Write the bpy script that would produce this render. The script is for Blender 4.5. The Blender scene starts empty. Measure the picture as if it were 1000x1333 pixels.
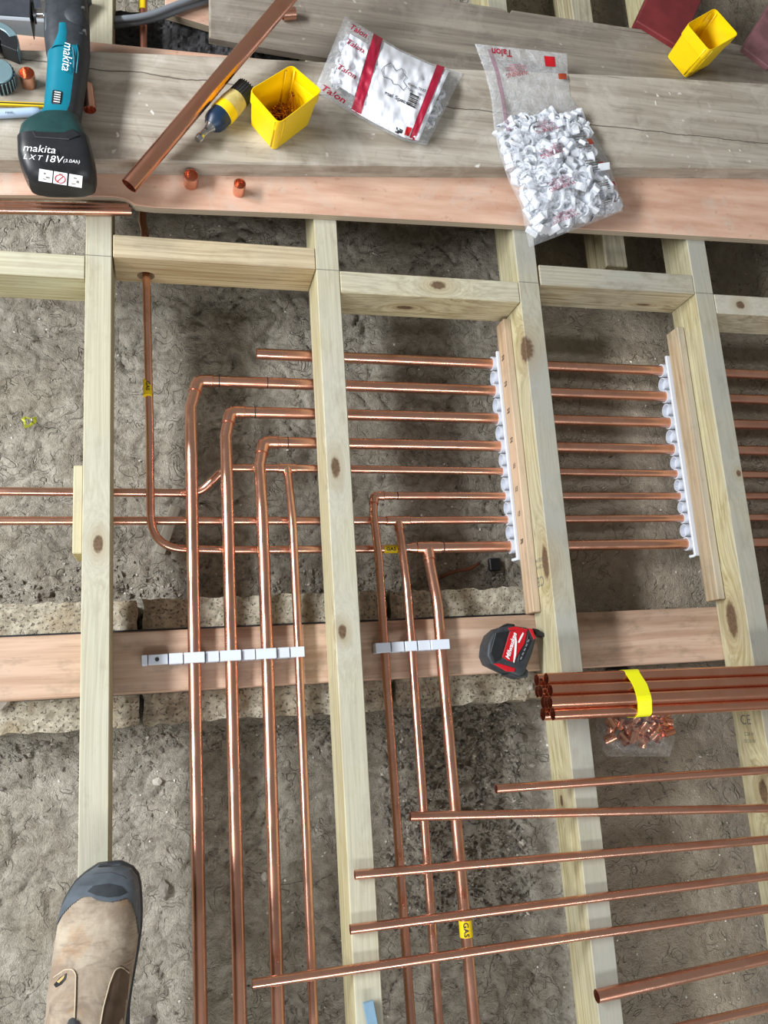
import bpy, bmesh, math, random
import numpy as np
from mathutils import Vector, Matrix, Euler
from mathutils.bvhtree import BVHTree

random.seed(7)
RNG = np.random.default_rng(7)
S = bpy.context.scene
COL = S.collection
PI = math.pi

# ------------------------------------------------------------------ camera
FPX, RX, RY, RZ = 1121.2, 0.2394, -0.2416, -0.0671
CAM = Vector((0.1052, -0.7939, 1.4233))
CR = Matrix.Rotation(RZ, 3, 'Z') @ Matrix.Rotation(RY, 3, 'Y') @ Matrix.Rotation(RX, 3, 'X')
cd = bpy.data.cameras.new('camera')
cam = bpy.data.objects.new('camera', cd)
COL.objects.link(cam)
cam.matrix_world = Matrix.Translation(CAM) @ CR.to_4x4()
cd.sensor_fit = 'AUTO'
cd.sensor_width = 36
cd.lens = FPX / 1333 * 36
cd.clip_start = 0.01
S.camera = cam

# ------------------------------------------------------------------ light
world = bpy.data.worlds.new('world')
S.world = world
world.use_nodes = True
bg = world.node_tree.nodes['Background']
bg.inputs[0].default_value = (1.0, 0.96, 0.90, 1)
bg.inputs[1].default_value = 0.24


def area(name, loc, target, sx, sy, power, color):
    ld = bpy.data.lights.new(name, 'AREA')
    ld.shape = 'RECTANGLE'
    ld.size = sx
    ld.size_y = sy
    ld.energy = power
    ld.color = color
    o = bpy.data.objects.new(name, ld)
    COL.objects.link(o)
    o.location = loc
    d = Vector(target) - Vector(loc)
    o.rotation_euler = d.to_track_quat('-Z', 'Y').to_euler()
    return o


area('window_light_side', (-2.3, 0.0, 2.0), (0.4, -0.3, 0), 2.4, 0.42, 220, (0.96, 0.98, 1.0))
area('window_light_rear', (0.3, -4.2, 2.5), (0.5, -0.5, 0), 4.5, 0.5, 120, (0.97, 0.98, 1.0))
S.view_settings.view_transform = 'Standard'
S.view_settings.look = 'None'
S.view_settings.exposure = -0.1
S.view_settings.gamma = 1
S.view_settings.use_curve_mapping = False


# ------------------------------------------------------------------ helpers
def at(px, py, z):
    """world point at height z on the ray of a pixel of the 1000x1333 frame"""
    d = CR @ Vector(((px - 500) / FPX, -(py - 666.5) / FPX, -1))
    return CAM + d * ((z - CAM.z) / d.z)


ORG = {}


def tag(o, label=None, cat=None, group=None, kind=None):
    if label: o['label'] = label
    if cat: o['category'] = cat
    if group: o['group'] = group
    if kind: o['kind'] = kind
    return o


def emit(name, V, F, mats, parent=None, smooth=False, origin=None, mi=None, sharp=None):
    """link world-space vertices as ONE mesh object (origin at its base, or its parent's frame)"""
    me = bpy.data.meshes.new(name)
    V = [Vector(v) for v in V]
    if parent is not None:
        org = ORG.get(parent.name, Vector((0, 0, 0)))
    elif origin is not None:
        org = Vector(origin)
    else:
        xs = [v.x for v in V]; ys = [v.y for v in V]; zs = [v.z for v in V]
        org = Vector(((min(xs) + max(xs)) / 2, (min(ys) + max(ys)) / 2, min(zs)))
    me.from_pydata([v - org for v in V], [], F)
    if not isinstance(mats, (list, tuple)): mats = [mats]
    for m in mats: me.materials.append(m)
    if mi is not None: me.polygons.foreach_set('material_index', mi)
    if smooth:
        me.polygons.foreach_set('use_smooth', [True] * len(me.polygons))
        if sharp: me.set_sharp_from_angle(angle=math.radians(sharp))
    me.update()
    o = bpy.data.objects.new(name, me)
    COL.objects.link(o)
    if parent is not None:
        o.parent = parent
        ORG[o.name] = org
    else:
        o.location = org
        ORG[o.name] = org
    return o


def thing(name, label, cat, loc, group=None, kind=None):
    o = bpy.data.objects.new(name, None)
    COL.objects.link(o)
    o.location = loc
    o.empty_display_size = 0.02
    ORG[o.name] = Vector(loc)
    return tag(o, label, cat, group, kind)


def bmout(bm):
    bm.normal_update()
    bm.verts.index_update()
    V = [v.co.copy() for v in bm.verts]
    F = [[v.index for v in f.verts] for f in bm.faces]
    bm.free()
    return V, F


def box(x0, x1, y0, y1, z0, z1, bev=0.0, M=None, seg=1):
    bm = bmesh.new()
    bmesh.ops.create_cube(bm, size=1)
    for v in bm.verts:
        v.co = Vector((x0 + (v.co.x + .5) * (x1 - x0), y0 + (v.co.y + .5) * (y1 - y0), z0 + (v.co.z + .5) * (z1 - z0)))
    if bev: bmesh.ops.bevel(bm, geom=bm.edges[:], offset=bev, segments=seg, profile=.5, affect='EDGES')
    if M is not None: bm.transform(M)
    return bmout(bm)


def prism(pts, z0, z1, bev=0.0, seg=1, taper=None):
    """closed 2D outline extruded from z0 to z1"""
    bm = bmesh.new()
    n = len(pts)
    c = Vector((sum(p[0] for p in pts) / n, sum(p[1] for p in pts) / n))
    k = taper or 1.0
    lo = [bm.verts.new((p[0], p[1], z0)) for p in pts]
    hi = [bm.verts.new((c.x + (p[0] - c.x) * k, c.y + (p[1] - c.y) * k, z1)) for p in pts]
    bm.faces.new(hi)
    bm.faces.new(lo[::-1])
    for i in range(n):
        j = (i + 1) % n
        bm.faces.new((lo[i], lo[j], hi[j], hi[i]))
    bmesh.ops.recalc_face_normals(bm, faces=bm.faces)
    if bev:
        es = [e for e in bm.edges if all(abs(v.co.z - z1) < 1e-6 for v in e.verts)]
        bmesh.ops.bevel(bm, geom=es, offset=bev, segments=seg, profile=.5, affect='EDGES')
    return bmout(bm)


def merge(*parts):
    V, F = [], []
    for v, f in parts:
        k = len(V)
        V += list(v)
        F += [[i + k for i in q] for q in f]
    return V, F


def fillet(P, R, n=7):
    out = [P[0]]
    for i in range(1, len(P) - 1):
        r = R[i] if isinstance(R, (list, tuple)) else R
        a = (P[i - 1] - P[i]); b = (P[i + 1] - P[i])
        la, lb = a.length, b.length
        a.normalize(); b.normalize()
        ang = a.angle(b)
        if r <= 0 or ang > PI - 0.01:
            out.append(P[i]); continue
        t = min(r / math.tan(ang / 2), la * .48, lb * .48)
        p0 = P[i] + a * t; p1 = P[i] + b * t
        for k in range(n + 1):
            u = k / n
            out.append(p0 * (1 - u) ** 2 + P[i] * 2 * u * (1 - u) + p1 * u * u)
    out.append(P[-1])
    return out


def frames(P):
    T = []
    for i in range(len(P)):
        a = P[max(i - 1, 0)]; b = P[min(i + 1, len(P) - 1)]
        T.append((b - a).normalized())
    up = Vector((0, 0, 1)) if abs(T[0].z) < .9 else Vector((1, 0, 0))
    N = [(up - T[0] * up.dot(T[0])).normalized()]
    for i in range(1, len(P)):
        n = N[-1] - T[i] * N[-1].dot(T[i])
        N.append(n.normalized())
    return T, N


def tube(P, r, seg=20, hollow=(False, False), wall=0.0009, depth=0.05):
    """swept pipe; r a number or a list; hollow ends get a real bore"""
    P = [Vector(p) for p in P]
    R = r if isinstance(r, (list, tuple)) else [r] * len(P)
    T, N = frames(P)
    V, F = [], []

    def ring(c, t, n, rr):
        b = t.cross(n)
        k = len(V)
        for s in range(seg):
            a = 2 * PI * s / seg
            V.append(c + n * (math.cos(a) * rr) + b * (math.sin(a) * rr))
        return k
    rings = [ring(P[i], T[i], N[i], R[i]) for i in range(len(P))]

    def join(a, b):
        for s in range(seg):
            q = (s + 1) % seg
            F.append((a + s, a + q, b + q, b + s))
    for i in range(len(rings) - 1): join(rings[i], rings[i + 1])
    for end in (0, 1):
        i = 0 if end == 0 else len(P) - 1
        t = T[i] if end == 0 else -T[i]
        if hollow[end]:
            a = ring(P[i], T[i], N[i], R[i] - wall)
            b = ring(P[i] + t * depth, T[i], N[i], R[i] - wall)
            if end == 0:
                join(a, rings[0]); join(b, a)
                F.append([b + s for s in range(seg)][::-1])
            else:
                join(rings[-1], a); join(a, b)
                F.append([b + s for s in range(seg)])
        else:
            ids = [rings[i] + s for s in range(seg)]
            F.append(ids[::-1] if end == 0 else ids)
    return V, F


def loft(sections, n=28, cap=True):
    """sections: (centre, right vector, half width, half height, exponent); up is world z"""
    V, F = [], []
    for c, rt, a, b, e in sections:
        for s in range(n):
            t = 2 * PI * s / n
            cx, sz = math.cos(t), math.sin(t)
            V.append(Vector(c) + Vector(rt) * (a * math.copysign(abs(cx) ** (2 / e), cx)) + Vector((0, 0, 1)) * (b * math.copysign(abs(sz) ** (2 / e), sz)))
    m = len(sections)
    for i in range(m - 1):
        for s in range(n):
            q = (s + 1) % n
            F.append((i * n + s, i * n + q, (i + 1) * n + q, (i + 1) * n + s))
    if cap:
        F.append(list(range(n))[::-1])
        F.append([(m - 1) * n + s for s in range(n)])
    return V, F


def icos(c, r, sub=1, squash=(1, 1, 1), jit=0.0):
    bm = bmesh.new()
    bmesh.ops.create_icosphere(bm, subdivisions=sub, radius=1)
    for v in bm.verts:
        k = 1 + random.uniform(-jit, jit)
        v.co = Vector((c[0] + v.co.x * r * squash[0] * k, c[1] + v.co.y * r * squash[1] * k, c[2] + v.co.z * r * squash[2] * k))
    return bmout(bm)


# ------------------------------------------------------------------ materials
def srgb(r, g, b):
    f = lambda c: (c / 255 / 12.92) if c / 255 <= .04045 else ((c / 255 + .055) / 1.055) ** 2.4
    return (f(r), f(g), f(b), 1)


class NT:
    def __init__(s, name):
        s.m = bpy.data.materials.new(name)
        s.m.use_nodes = True
        s.t = s.m.node_tree
        s.b = s.t.nodes['Principled BSDF']

    def n(s, typ, props=None, **inp):
        nd = s.t.nodes.new(typ)
        for k, v in (props or {}).items(): setattr(nd, k, v)
        for k, v in inp.items(): s.set(nd, k, v)
        return nd

    def set(s, nd, k, v):
        if isinstance(k, str) and k.startswith('i') and k[1:].isdigit(): sock = nd.inputs[int(k[1:])]
        else: sock = nd.inputs[k.replace('_', ' ')]
        if isinstance(v, bpy.types.NodeSocket): s.t.links.new(v, sock)
        else: sock.default_value = v

    def math(s, op, a, b=0.0, c=0.0, clamp=False):
        nd = s.n('ShaderNodeMath', {'operation': op, 'use_clamp': clamp}, i0=a, i1=b, i2=c)
        return nd.outputs[0]

    def vmath(s, op, a, b=(0, 0, 0)):
        nd = s.n('ShaderNodeVectorMath', {'operation': op}, i0=a, i1=b)
        return nd.outputs[0]

    def co(s, kind='Object'):
        return s.n('ShaderNodeTexCoord').outputs[kind]

    def noise(s, vec, scale=5., detail=3., rough=.5, dist=0.):
        nd = s.n('ShaderNodeTexNoise', None, Vector=vec, Scale=scale, Detail=detail, Roughness=rough, Distortion=dist)
        return nd.outputs[0]

    def ramp(s, fac, stops):
        nd = s.n('ShaderNodeValToRGB', None, Fac=fac)
        e = nd.color_ramp.elements
        while len(e) < len(stops): e.new(.5)
        for i, (p, c) in enumerate(stops):
            e[i].position = p
            e[i].color = c if len(c) == 4 else (*c, 1)
        return nd.outputs[0]

    def mix(s, fac, a, b, mode='MIX'):
        nd = s.n('ShaderNodeMix', {'data_type': 'RGBA', 'blend_type': mode})
        s.set(nd, 'i0', fac); s.set(nd, 'i6', a); s.set(nd, 'i7', b)
        return nd.outputs[2]

    def maprange(s, v, a, b, c=0., d=1.):
        nd = s.n('ShaderNodeMapRange', {'clamp': True}, Value=v)
        nd.inputs[1].default_value = a; nd.inputs[2].default_value = b
        nd.inputs[3].default_value = c; nd.inputs[4].default_value = d
        return nd.outputs[0]

    def bump(s, h, strength=.3, dist=.001):
        nd = s.n('ShaderNodeBump', None, Height=h, Strength=strength, Distance=dist)
        s.t.links.new(nd.outputs[0], s.b.inputs['Normal'])

    def base(s, c): s.set(s.b, 'Base Color', c)

    def rough(s, r): s.set(s.b, 'Roughness', r)


def plain(name, col, rough=.5, metal=0., bump=0., spec=.5, vary=0.0, scale=60):
    k = NT(name)
    k.rough(rough)
    k.set(k.b, 'Metallic', metal)
    k.set(k.b, 'Specular IOR Level', spec)
    v = k.noise(k.co(), scale, 4, .6)
    if vary:
        d = tuple(c * (1 - vary) for c in col[:3]) + (1,)
        k.base(k.mix(k.maprange(v, .35, .65), col, d))
    else:
        k.base(col)
    if bump: k.bump(v, bump, .001)
    return k.m


def wood(name, light, dark, knots=(), yscale=105., grey=0.0, dirt=0.25, bump=.35, rough=.65, seed=0.):
    """grain runs along local x; knots: (x,y,z,rx,ry)"""
    k = NT(name)
    co = k.co()
    off = k.vmath('ADD', co, (seed * 3.1, seed * 1.7, seed * 2.3))
    sep = k.n('ShaderNodeSeparateXYZ', None, i0=co)
    X, Y, Z = sep.outputs
    wob = k.noise(k.vmath('MULTIPLY', off, (2.2, 9, 9)), 1.0, 2, .5)
    wv = k.math('MULTIPLY', k.math('SUBTRACT', wob, .5), .022)
    gy = k.math('ADD', Y, wv)
    gz = k.math('ADD', Z, wv)
    core = None; halo = None
    for (kx, ky, kz, rx, ry) in knots:
        dx = k.math('DIVIDE', k.math('SUBTRACT', X, kx), rx)
        dy = k.math('DIVIDE', k.math('SUBTRACT', Y, ky), ry)
        dz = k.math('DIVIDE', k.math('SUBTRACT', Z, kz), ry)
        d2 = k.math('ADD', k.math('ADD', k.math('MULTIPLY', dx, dx), k.math('MULTIPLY', dy, dy)), k.math('MULTIPLY', dz, dz))
        d = k.math('SQRT', d2)
        f = k.math('DIVIDE', 1.0, k.math('ADD', 1.0, k.math('MULTIPLY', d2, .22)))
        # grain rings wrap round the knot
        gy = k.math('ADD', k.math('MULTIPLY', gy, k.math('SUBTRACT', 1.0, f)), k.math('MULTIPLY', f, k.math('MULTIPLY', d, ry * 1.2)))
        gz = k.math('ADD', k.math('MULTIPLY', gz, k.math('SUBTRACT', 1.0, f)), k.math('MULTIPLY', f, k.math('MULTIPLY', d, ry * 1.2)))
        c = k.maprange(k.math('ADD', d, k.math('MULTIPLY', k.noise(co, 160, 3), .5)), .95, 1.25, 1., 0.)
        h = k.maprange(d, 1.0, 2.6, 1., 0.)
        core = c if core is None else k.math('MAXIMUM', core, c)
        halo = h if halo is None else k.math('MAXIMUM', halo, h)
    gx = k.math('MULTIPLY', X, 1.1)
    vec = k.n('ShaderNodeCombineXYZ', None, i0=gx, i1=k.math('MULTIPLY', gy, yscale), i2=k.math('MULTIPLY', gz, yscale)).outputs[0]
    vec = k.vmath('ADD', vec, (seed * 5, seed * 7, seed))
    g1 = k.noise(vec, 2.2, 3, .55)
    g2 = k.noise(k.vmath('MULTIPLY', vec, (4., 3.2, 3.2)), 2.5, 3, .6)
    big = k.noise(off, 6, 3, .5)
    g = k.math('ADD', k.math('MULTIPLY', g1, .72), k.math('MULTIPLY', g2, .28))
    col = k.mix(k.maprange(g, .42, .62), light, dark)
    dk = tuple(c * .55 for c in dark[:3]) + (1,)
    col = k.mix(k.math('MULTIPLY', k.maprange(g2, .6, .72), .35), col, dk)
    gcol = srgb(180, 180, 170) if grey < .5 else srgb(160, 160, 151)
    nz = k.n('ShaderNodeSeparateXYZ', None, i0=k.n('ShaderNodeNewGeometry').outputs['True Normal']).outputs[2]
    dust = k.math('MULTIPLY', k.maprange(nz, .4, .9), max(.0, .35 + grey * .5))
    col = k.mix(k.math('ADD', dust, k.math('MULTIPLY', k.maprange(big, .42, .62), max(0., .15 + grey * .2)), clamp=True), col, gcol)
    if dirt:
        dn = k.noise(k.vmath('MULTIPLY', off, (1, 2, 2)), 16, 5, .7)
        col = k.mix(k.math('MULTIPLY', k.maprange(dn, .52, .7), dirt), col, srgb(118, 108, 88))
    if core is not None:
        col = k.mix(k.math('MULTIPLY', halo, .35), col, srgb(146, 120, 78))
        kn = k.mix(k.noise(co, 220, 3), srgb(62, 46, 34), srgb(128, 106, 82))
        col = k.mix(core, col, kn)
    k.base(col)
    k.rough(rough)
    k.set(k.b, 'Specular IOR Level', .25)
    hgt = k.math('SUBTRACT', 1., g)
    if core is not None: hgt = k.math('SUBTRACT', hgt, k.math('MULTIPLY', core, .6))
    k.bump(hgt, bump, .0012)
    return k.m


def boardmat(name, base, dark, specks=.8, seed=0., crack=None, pale=srgb(205, 200, 190)):
    """weathered site board: grain along x, smears, white specks, splits"""
    k = NT(name)
    co = k.vmath('ADD', k.co(), (seed, seed * 2.3, 0))
    g1 = k.noise(k.vmath('MULTIPLY', co, (1.2, 26, 26)), 1.6, 4, .6)
    g2 = k.noise(k.vmath('MULTIPLY', co, (5, 130, 130)), 1.6, 3, .6)
    sm = k.noise(co, 9, 5, .65, .6)
    sm2 = k.noise(co, 35, 5, .7, 1.)
    col = k.mix(k.maprange(g1, .38, .66), base, dark)
    col = k.mix(k.math('MULTIPLY', k.maprange(g2, .52, .75), .45), col, tuple(c * .45 for c in dark[:3]) + (1,))
    col = k.mix(k.math('MULTIPLY', k.maprange(sm, .5, .68), .5), col, pale)
    col = k.mix(k.math('MULTIPLY', k.maprange(sm2, .56, .72), .35), col, tuple(c * .6 for c in dark[:3]) + (1,))
    vo = k.n('ShaderNodeTexVoronoi', None, Vector=k.vmath('ADD', co, k.vmath('MULTIPLY', k.n('ShaderNodeTexNoise', None, Vector=co, Scale=60.).outputs[1], (.02, .02, 0))), Scale=38.)
    sp = k.math('MULTIPLY', k.maprange(vo.outputs['Distance'], .10, .16, 1, 0), k.maprange(k.noise(co, 14, 3), .5, .6))
    col = k.mix(k.math('MULTIPLY', sp, specks), col, srgb(225, 222, 214))
    ck = k.math('MULTIPLY', k.maprange(k.noise(k.vmath('MULTIPLY', co, (1.1, 60, 60)), 1.3, 2, .5), .70, .735), k.maprange(sm, .45, .55))
    if crack is not None:
        sep = k.n('ShaderNodeSeparateXYZ', None, i0=k.co())
        w = k.math('MULTIPLY', k.math('SUBTRACT', k.noise(k.co(), 7, 4), .5), .03)
        dd = k.math('ABSOLUTE', k.math('SUBTRACT', k.math('ADD', sep.outputs[1], w), crack))
        ck = k.math('MAXIMUM', ck, k.maprange(dd, .0004, .0016, 1, 0))
    col = k.mix(k.math('MULTIPLY', ck, .8), col, srgb(50, 42, 34))
    k.base(col)
    k.rough(.75)
    k.set(k.b, 'Specular IOR Level', .2)
    h = k.math('SUBTRACT', k.math('ADD', k.math('MULTIPLY', g2, -.5), k.math('MULTIPLY', sp, .6)), ck)
    k.bump(h, .5, .0015)
    return k.m


def copper(name, base, tarn, r0=.2, r1=.38):
    k = NT(name)
    co = k.co()
    a = k.noise(co, 14, 4, .6)
    b = k.noise(co, 90, 3, .6)
    c = k.noise(k.vmath('ADD', co, (4, 2, 7)), 5, 2, .5)
    f = k.math('MULTIPLY', k.maprange(a, .46, .68), .8)
    col = k.mix(f, base, tarn)
    col = k.mix(k.math('MULTIPLY', k.maprange(c, .55, .7), .35), col, srgb(120, 58, 44))
    k.base(col)
    k.set(k.b, 'Metallic', 1.)
    k.rough(k.maprange(a, .35, .68, r0, r1))
    return k.m


COPPER = copper('copper', srgb(236, 182, 158), srgb(206, 146, 122), .2, .38)
COPPER_NEW = copper('bright_copper', srgb(236, 176, 148), srgb(220, 154, 126), .18, .3)
COPPER_DULL = copper('dull_copper', srgb(204, 140, 118), srgb(176, 116, 96), .32, .5)
YELLOW = plain('yellow_plastic', srgb(246, 208, 8), .35, vary=.04)
YTAPE = plain('yellow_tape', srgb(238, 206, 20), .45)
NEON = plain('fluorescent_tape', srgb(240, 240, 22), .45, bump=.1)
WHITEP = plain('white_plastic', srgb(200, 206, 216), .4)
NATURALP = plain('natural_plastic', srgb(204, 212, 224), .35)
BLACKP = plain('black_plastic', srgb(34, 36, 40), .4, vary=.3, bump=.05)
BLACKR = plain('black_rubber', srgb(52, 58, 64), .55, vary=.35, bump=.1, scale=90)
TEAL = plain('teal_plastic', srgb(10, 118, 140), .35, vary=.12, scale=30)
DGREEN = plain('dark_green_plastic', srgb(30, 66, 66), .4, vary=.2)
RED = plain('red_plastic', srgb(190, 22, 34), .35, vary=.1)
REDINK = plain('red_ink', srgb(158, 20, 52), .5)
PALEREDINK = plain('pale_red_ink', srgb(176, 70, 96), .5)
BLACKINK = plain('black_ink', srgb(28, 28, 34), .6)
GREYINK = plain('grey_ink', srgb(110, 108, 100), .7)
WHITEINK = plain('white_ink', srgb(236, 238, 240), .5)
STEEL = plain('steel', srgb(196, 198, 200), .25, metal=1.)
DARKSTEEL = plain('dark_steel', srgb(96, 98, 102), .35, metal=1., vary=.3)
NAVY = plain('navy_plastic', srgb(22, 48, 76), .4, vary=.25)
GREYC = plain('grey_cable_sheath', srgb(120, 126, 134), .5)
STONE_A = plain('pale_stone', srgb(190, 184, 172), .8, vary=.3, bump=.3)
STONE_W = plain('white_chip', srgb(222, 218, 208), .7, vary=.2)
STONE_B = plain('grey_stone', srgb(140, 134, 124), .85, vary=.4, bump=.3)
STONE_C = plain('dark_stone', srgb(98, 92, 84), .85, vary=.4, bump=.3)
BLUEM = plain('pale_blue_metal', srgb(140, 176, 200), .35, metal=.3, vary=.1)
BRASSY = plain('brassy_steel', srgb(176, 112, 60), .35, metal=.9, vary=.3)
MAROON = plain('maroon_paint', srgb(124, 44, 48), .5, vary=.25, bump=.2, scale=25)
GMAROON = plain('worn_maroon_paint', srgb(140, 96, 100), .6, vary=.4, bump=.2, scale=25)
LIME = plain('lime_wrapper', srgb(170, 176, 40), .5, vary=.5, scale=40)


def filmmat(name, alpha, col=(1, 1, 1, 1), rough=.12):
    k = NT(name)
    co = k.co()
    n1 = k.noise(co, 38, 4, .6, 1.2)
    n2 = k.noise(co, 14, 3, .5, .8)
    k.base(col)
    k.rough(rough)
    k.set(k.b, 'Specular IOR Level', .9)
    ridge = k.maprange(k.math('ABSOLUTE', k.math('SUBTRACT', n1, .5)), 0., .04, 1, 0)
    k.set(k.b, 'Alpha', k.math('ADD', alpha, k.math('MULTIPLY', ridge, .16), clamp=True))
    k.bump(k.math('ADD', k.math('MULTIPLY', n1, .6), n2), .6, .01)
    return k.m


FILM = filmmat('clear_film', .17, (.88, .92, .97, 1))
MILKY = filmmat('milky_film', .62, (.86, .9, .95, 1), .3)
THINFILM = filmmat('thin_film', .08, (.9, .9, .9, 1))

PINE_L, PINE_D = srgb(192, 185, 150), srgb(158, 146, 106)


# ------------------------------------------------------------------ ground
VG = {}


def vnoise(x, y, freq, seed):
    n = 512
    if seed not in VG: VG[seed] = np.random.default_rng(seed).random((n, n)).astype(np.float32)
    G = VG[seed]
    xs = x * freq + 1000.37; ys = y * freq + 1000.71
    xi = np.floor(xs).astype(int); yi = np.floor(ys).astype(int)
    fx = xs - xi; fy = ys - yi
    fx = fx * fx * (3 - 2 * fx); fy = fy * fy * (3 - 2 * fy)
    a = G[yi % n, xi % n]; b = G[yi % n, (xi + 1) % n]; c = G[(yi + 1) % n, xi % n]; d = G[(yi + 1) % n, (xi + 1) % n]
    return (a * (1 - fx) + b * fx) * (1 - fy) + (c * (1 - fx) + d * fx) * fy


def sstep(a, b, v):
    t = np.clip((v - a) / (b - a), 0, 1)
    return t * t * (3 - 2 * t)


def ground_z(x, y):
    x = np.asarray(x, dtype=float); y = np.asarray(y, dtype=float)
    z = -.232 + sstep(.82, .90, x) * .078
    smooth = 1 - .75 * sstep(.82, .9, x)
    z = z + (vnoise(x, y, 4, 1) - .5) * .014 + (vnoise(x, y, 12, 2) - .5) * .005 * smooth
    wx = x + (vnoise(x, y, 14, 3) - .5) * .06; wy = y + (vnoise(x, y, 14, 4) - .5) * .06
    # curved trowel and finger grooves
    a = vnoise(wx * 1.0 + wy * .5, wy * .5 - wx * .5, 26, 5)
    m = sstep(.42, .6, vnoise(x, y, 16, 6))
    z = z - (1 - np.abs(2 * a - 1)) ** 12 * .010 * m * smooth
    b = vnoise(wx * .5 - wy, wy * .35 + wx * .8, 34, 7)
    m2 = sstep(.5, .65, vnoise(x, y, 11, 8))
    z = z - (1 - np.abs(2 * b - 1)) ** 12 * .009 * m2 * smooth
    rub = sstep(.52, .58, x) * (1 - sstep(.72, .79, x)) * (1 - sstep(-.86, -.8, y)) * sstep(-1.25, -1.1, y)
    z = z + (vnoise(x, y, 55, 9) - .5) * (.003 + .010 * rub) + (vnoise(x, y, 110, 10) - .5) * .0025
    return z


gx = np.arange(-.8, 2.05, .005); gy = np.arange(-1.75, 1.5, .005)
GX, GY = np.meshgrid(gx, gy)
GZ = ground_z(GX, GY)
nx, ny = len(gx), len(gy)
me = bpy.data.meshes.new('floor')
co = np.stack([GX.ravel(), GY.ravel(), GZ.ravel()], 1).astype(np.float32)
idx = (np.arange(ny - 1)[:, None] * nx + np.arange(nx - 1)[None, :]).ravel()
quads = np.stack([idx, idx + 1, idx + nx + 1, idx + nx], 1).astype(np.int32)
me.vertices.add(len(co)); me.vertices.foreach_set('co', co.ravel())
me.loops.add(quads.size); me.loops.foreach_set('vertex_index', quads.ravel())
me.polygons.add(len(quads)); me.polygons.foreach_set('loop_start', np.arange(0, quads.size, 4, dtype=np.int32))
me.polygons.foreach_set('use_smooth', np.ones(len(quads), dtype=bool))
me.update(calc_edges=True)
k = NT('damp_screed')
c0 = k.co()
n1 = k.noise(c0, 5, 4, .6); n2 = k.noise(c0, 40, 5, .7, .8); n3 = k.noise(c0, 160, 3, .6)
col = k.mix(k.maprange(n2, .36, .66), srgb(178, 172, 159), srgb(126, 120, 108))
col = k.mix(k.math('MULTIPLY', k.maprange(n1, .45, .65), .4), col, srgb(124, 113, 94))
sx = k.n('ShaderNodeSeparateXYZ', None, i0=c0)
flo = k.math('MULTIPLY', k.maprange(sx.outputs[0], .84, .9), .65)
col = k.mix(flo, col, k.mix(k.maprange(k.noise(c0, 9, 5, .65), .35, .65), srgb(176, 164, 145), srgb(140, 129, 111)))
vo = k.n('ShaderNodeTexVoronoi', None, Vector=c0, Scale=130.)
sp = k.math('MULTIPLY', k.maprange(vo.outputs['Distance'], .12, .2, 1, 0), k.maprange(k.noise(c0, 30, 3), .48, .62))
col = k.mix(k.math('MULTIPLY', sp, .7), col, srgb(190, 186, 174))
col = k.mix(k.math('MULTIPLY', k.maprange(n3, .6, .7), .4), col, srgb(60, 54, 46))
k.base(col); k.rough(k.maprange(n2, .3, .7, .55, .85))
k.set(k.b, 'Specular IOR Level', .35)
wr = k.noise(c0, 26, 1.5, .5, 1.4)
wm = k.maprange(k.noise(k.vmath('ADD', c0, (5, 3, 1)), 17, 3, .6), .47, .55)
wrr = k.math('SUBTRACT', 1., k.math('MULTIPLY', wm, k.maprange(k.math('ABSOLUTE', k.math('SUBTRACT', wr, .5)), 0, .022, 1, 0)))
k.bump(k.math('ADD', k.math('ADD', k.math('MULTIPLY', n2, .7), k.math('MULTIPLY', wrr, .75)), k.math('MULTIPLY', k.math('ADD', n3, k.noise(c0, 420, 3, .7)), .6)), 1.0, .0055)
me.materials.append(k.m)
floor = bpy.data.objects.new('floor', me); COL.objects.link(floor); floor['kind'] = 'structure'
ORG['floor'] = Vector((0, 0, 0))


def gravel(name, n, mat_, smin, smax, region):
    V, F = [], []
    tet = [(1, 1, 1), (-1, -1, 1), (-1, 1, -1), (1, -1, -1), (.2, 1.2, .1), (-.3, -.2, 1.3)]
    bm = bmesh.new(); bmesh.ops.create_icosphere(bm, subdivisions=1, radius=1)
    bv, bf = bmout(bm)
    # cheap lumps: octahedron based
    ov = [Vector(p) for p in ((1, 0, 0), (-1, 0, 0), (0, 1, 0), (0, -1, 0), (0, 0, 1), (0, 0, -1))]
    of = [(0, 2, 4), (2, 1, 4), (1, 3, 4), (3, 0, 4), (2, 0, 5), (1, 2, 5), (3, 1, 5), (0, 3, 5)]
    x, y = region(n)
    z = ground_z(x, y)
    for i in range(len(x)):
        s = smin + (smax - smin) * random.random() ** 3
        R = Euler((random.uniform(0, 6), random.uniform(0, 6), random.uniform(0, 6))).to_matrix()
        sc = Vector((s * random.uniform(.6, 1.4), s * random.uniform(.6, 1.2), s * random.uniform(.4, .9)))
        k0 = len(V)
        for p in ov:
            q = R @ Vector((p.x * sc.x, p.y * sc.y, p.z * sc.z)) * random.uniform(.8, 1.2)
            V.append(Vector((x[i] + q.x, y[i] + q.y, z[i] + q.z + s * .15)))
        F += [[a + k0 for a in f] for f in of]
    o = emit(name, V, F, mat_, floor)
    o['kind'] = 'stuff'
    return o


def reg_all(n): return RNG.uniform(-.5, 1.9, n), RNG.uniform(-1.5, .6, n)


def reg_rubble(n): return RNG.uniform(.5, .78, n), RNG.uniform(-1.2, -.8, n)


def reg_edge(n): return RNG.uniform(-.5, .8, n), np.where(RNG.random(n) < .5, -.81 - np.abs(RNG.normal(0, .03, n)), -.565 + np.abs(RNG.normal(0, .03, n)))


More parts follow.
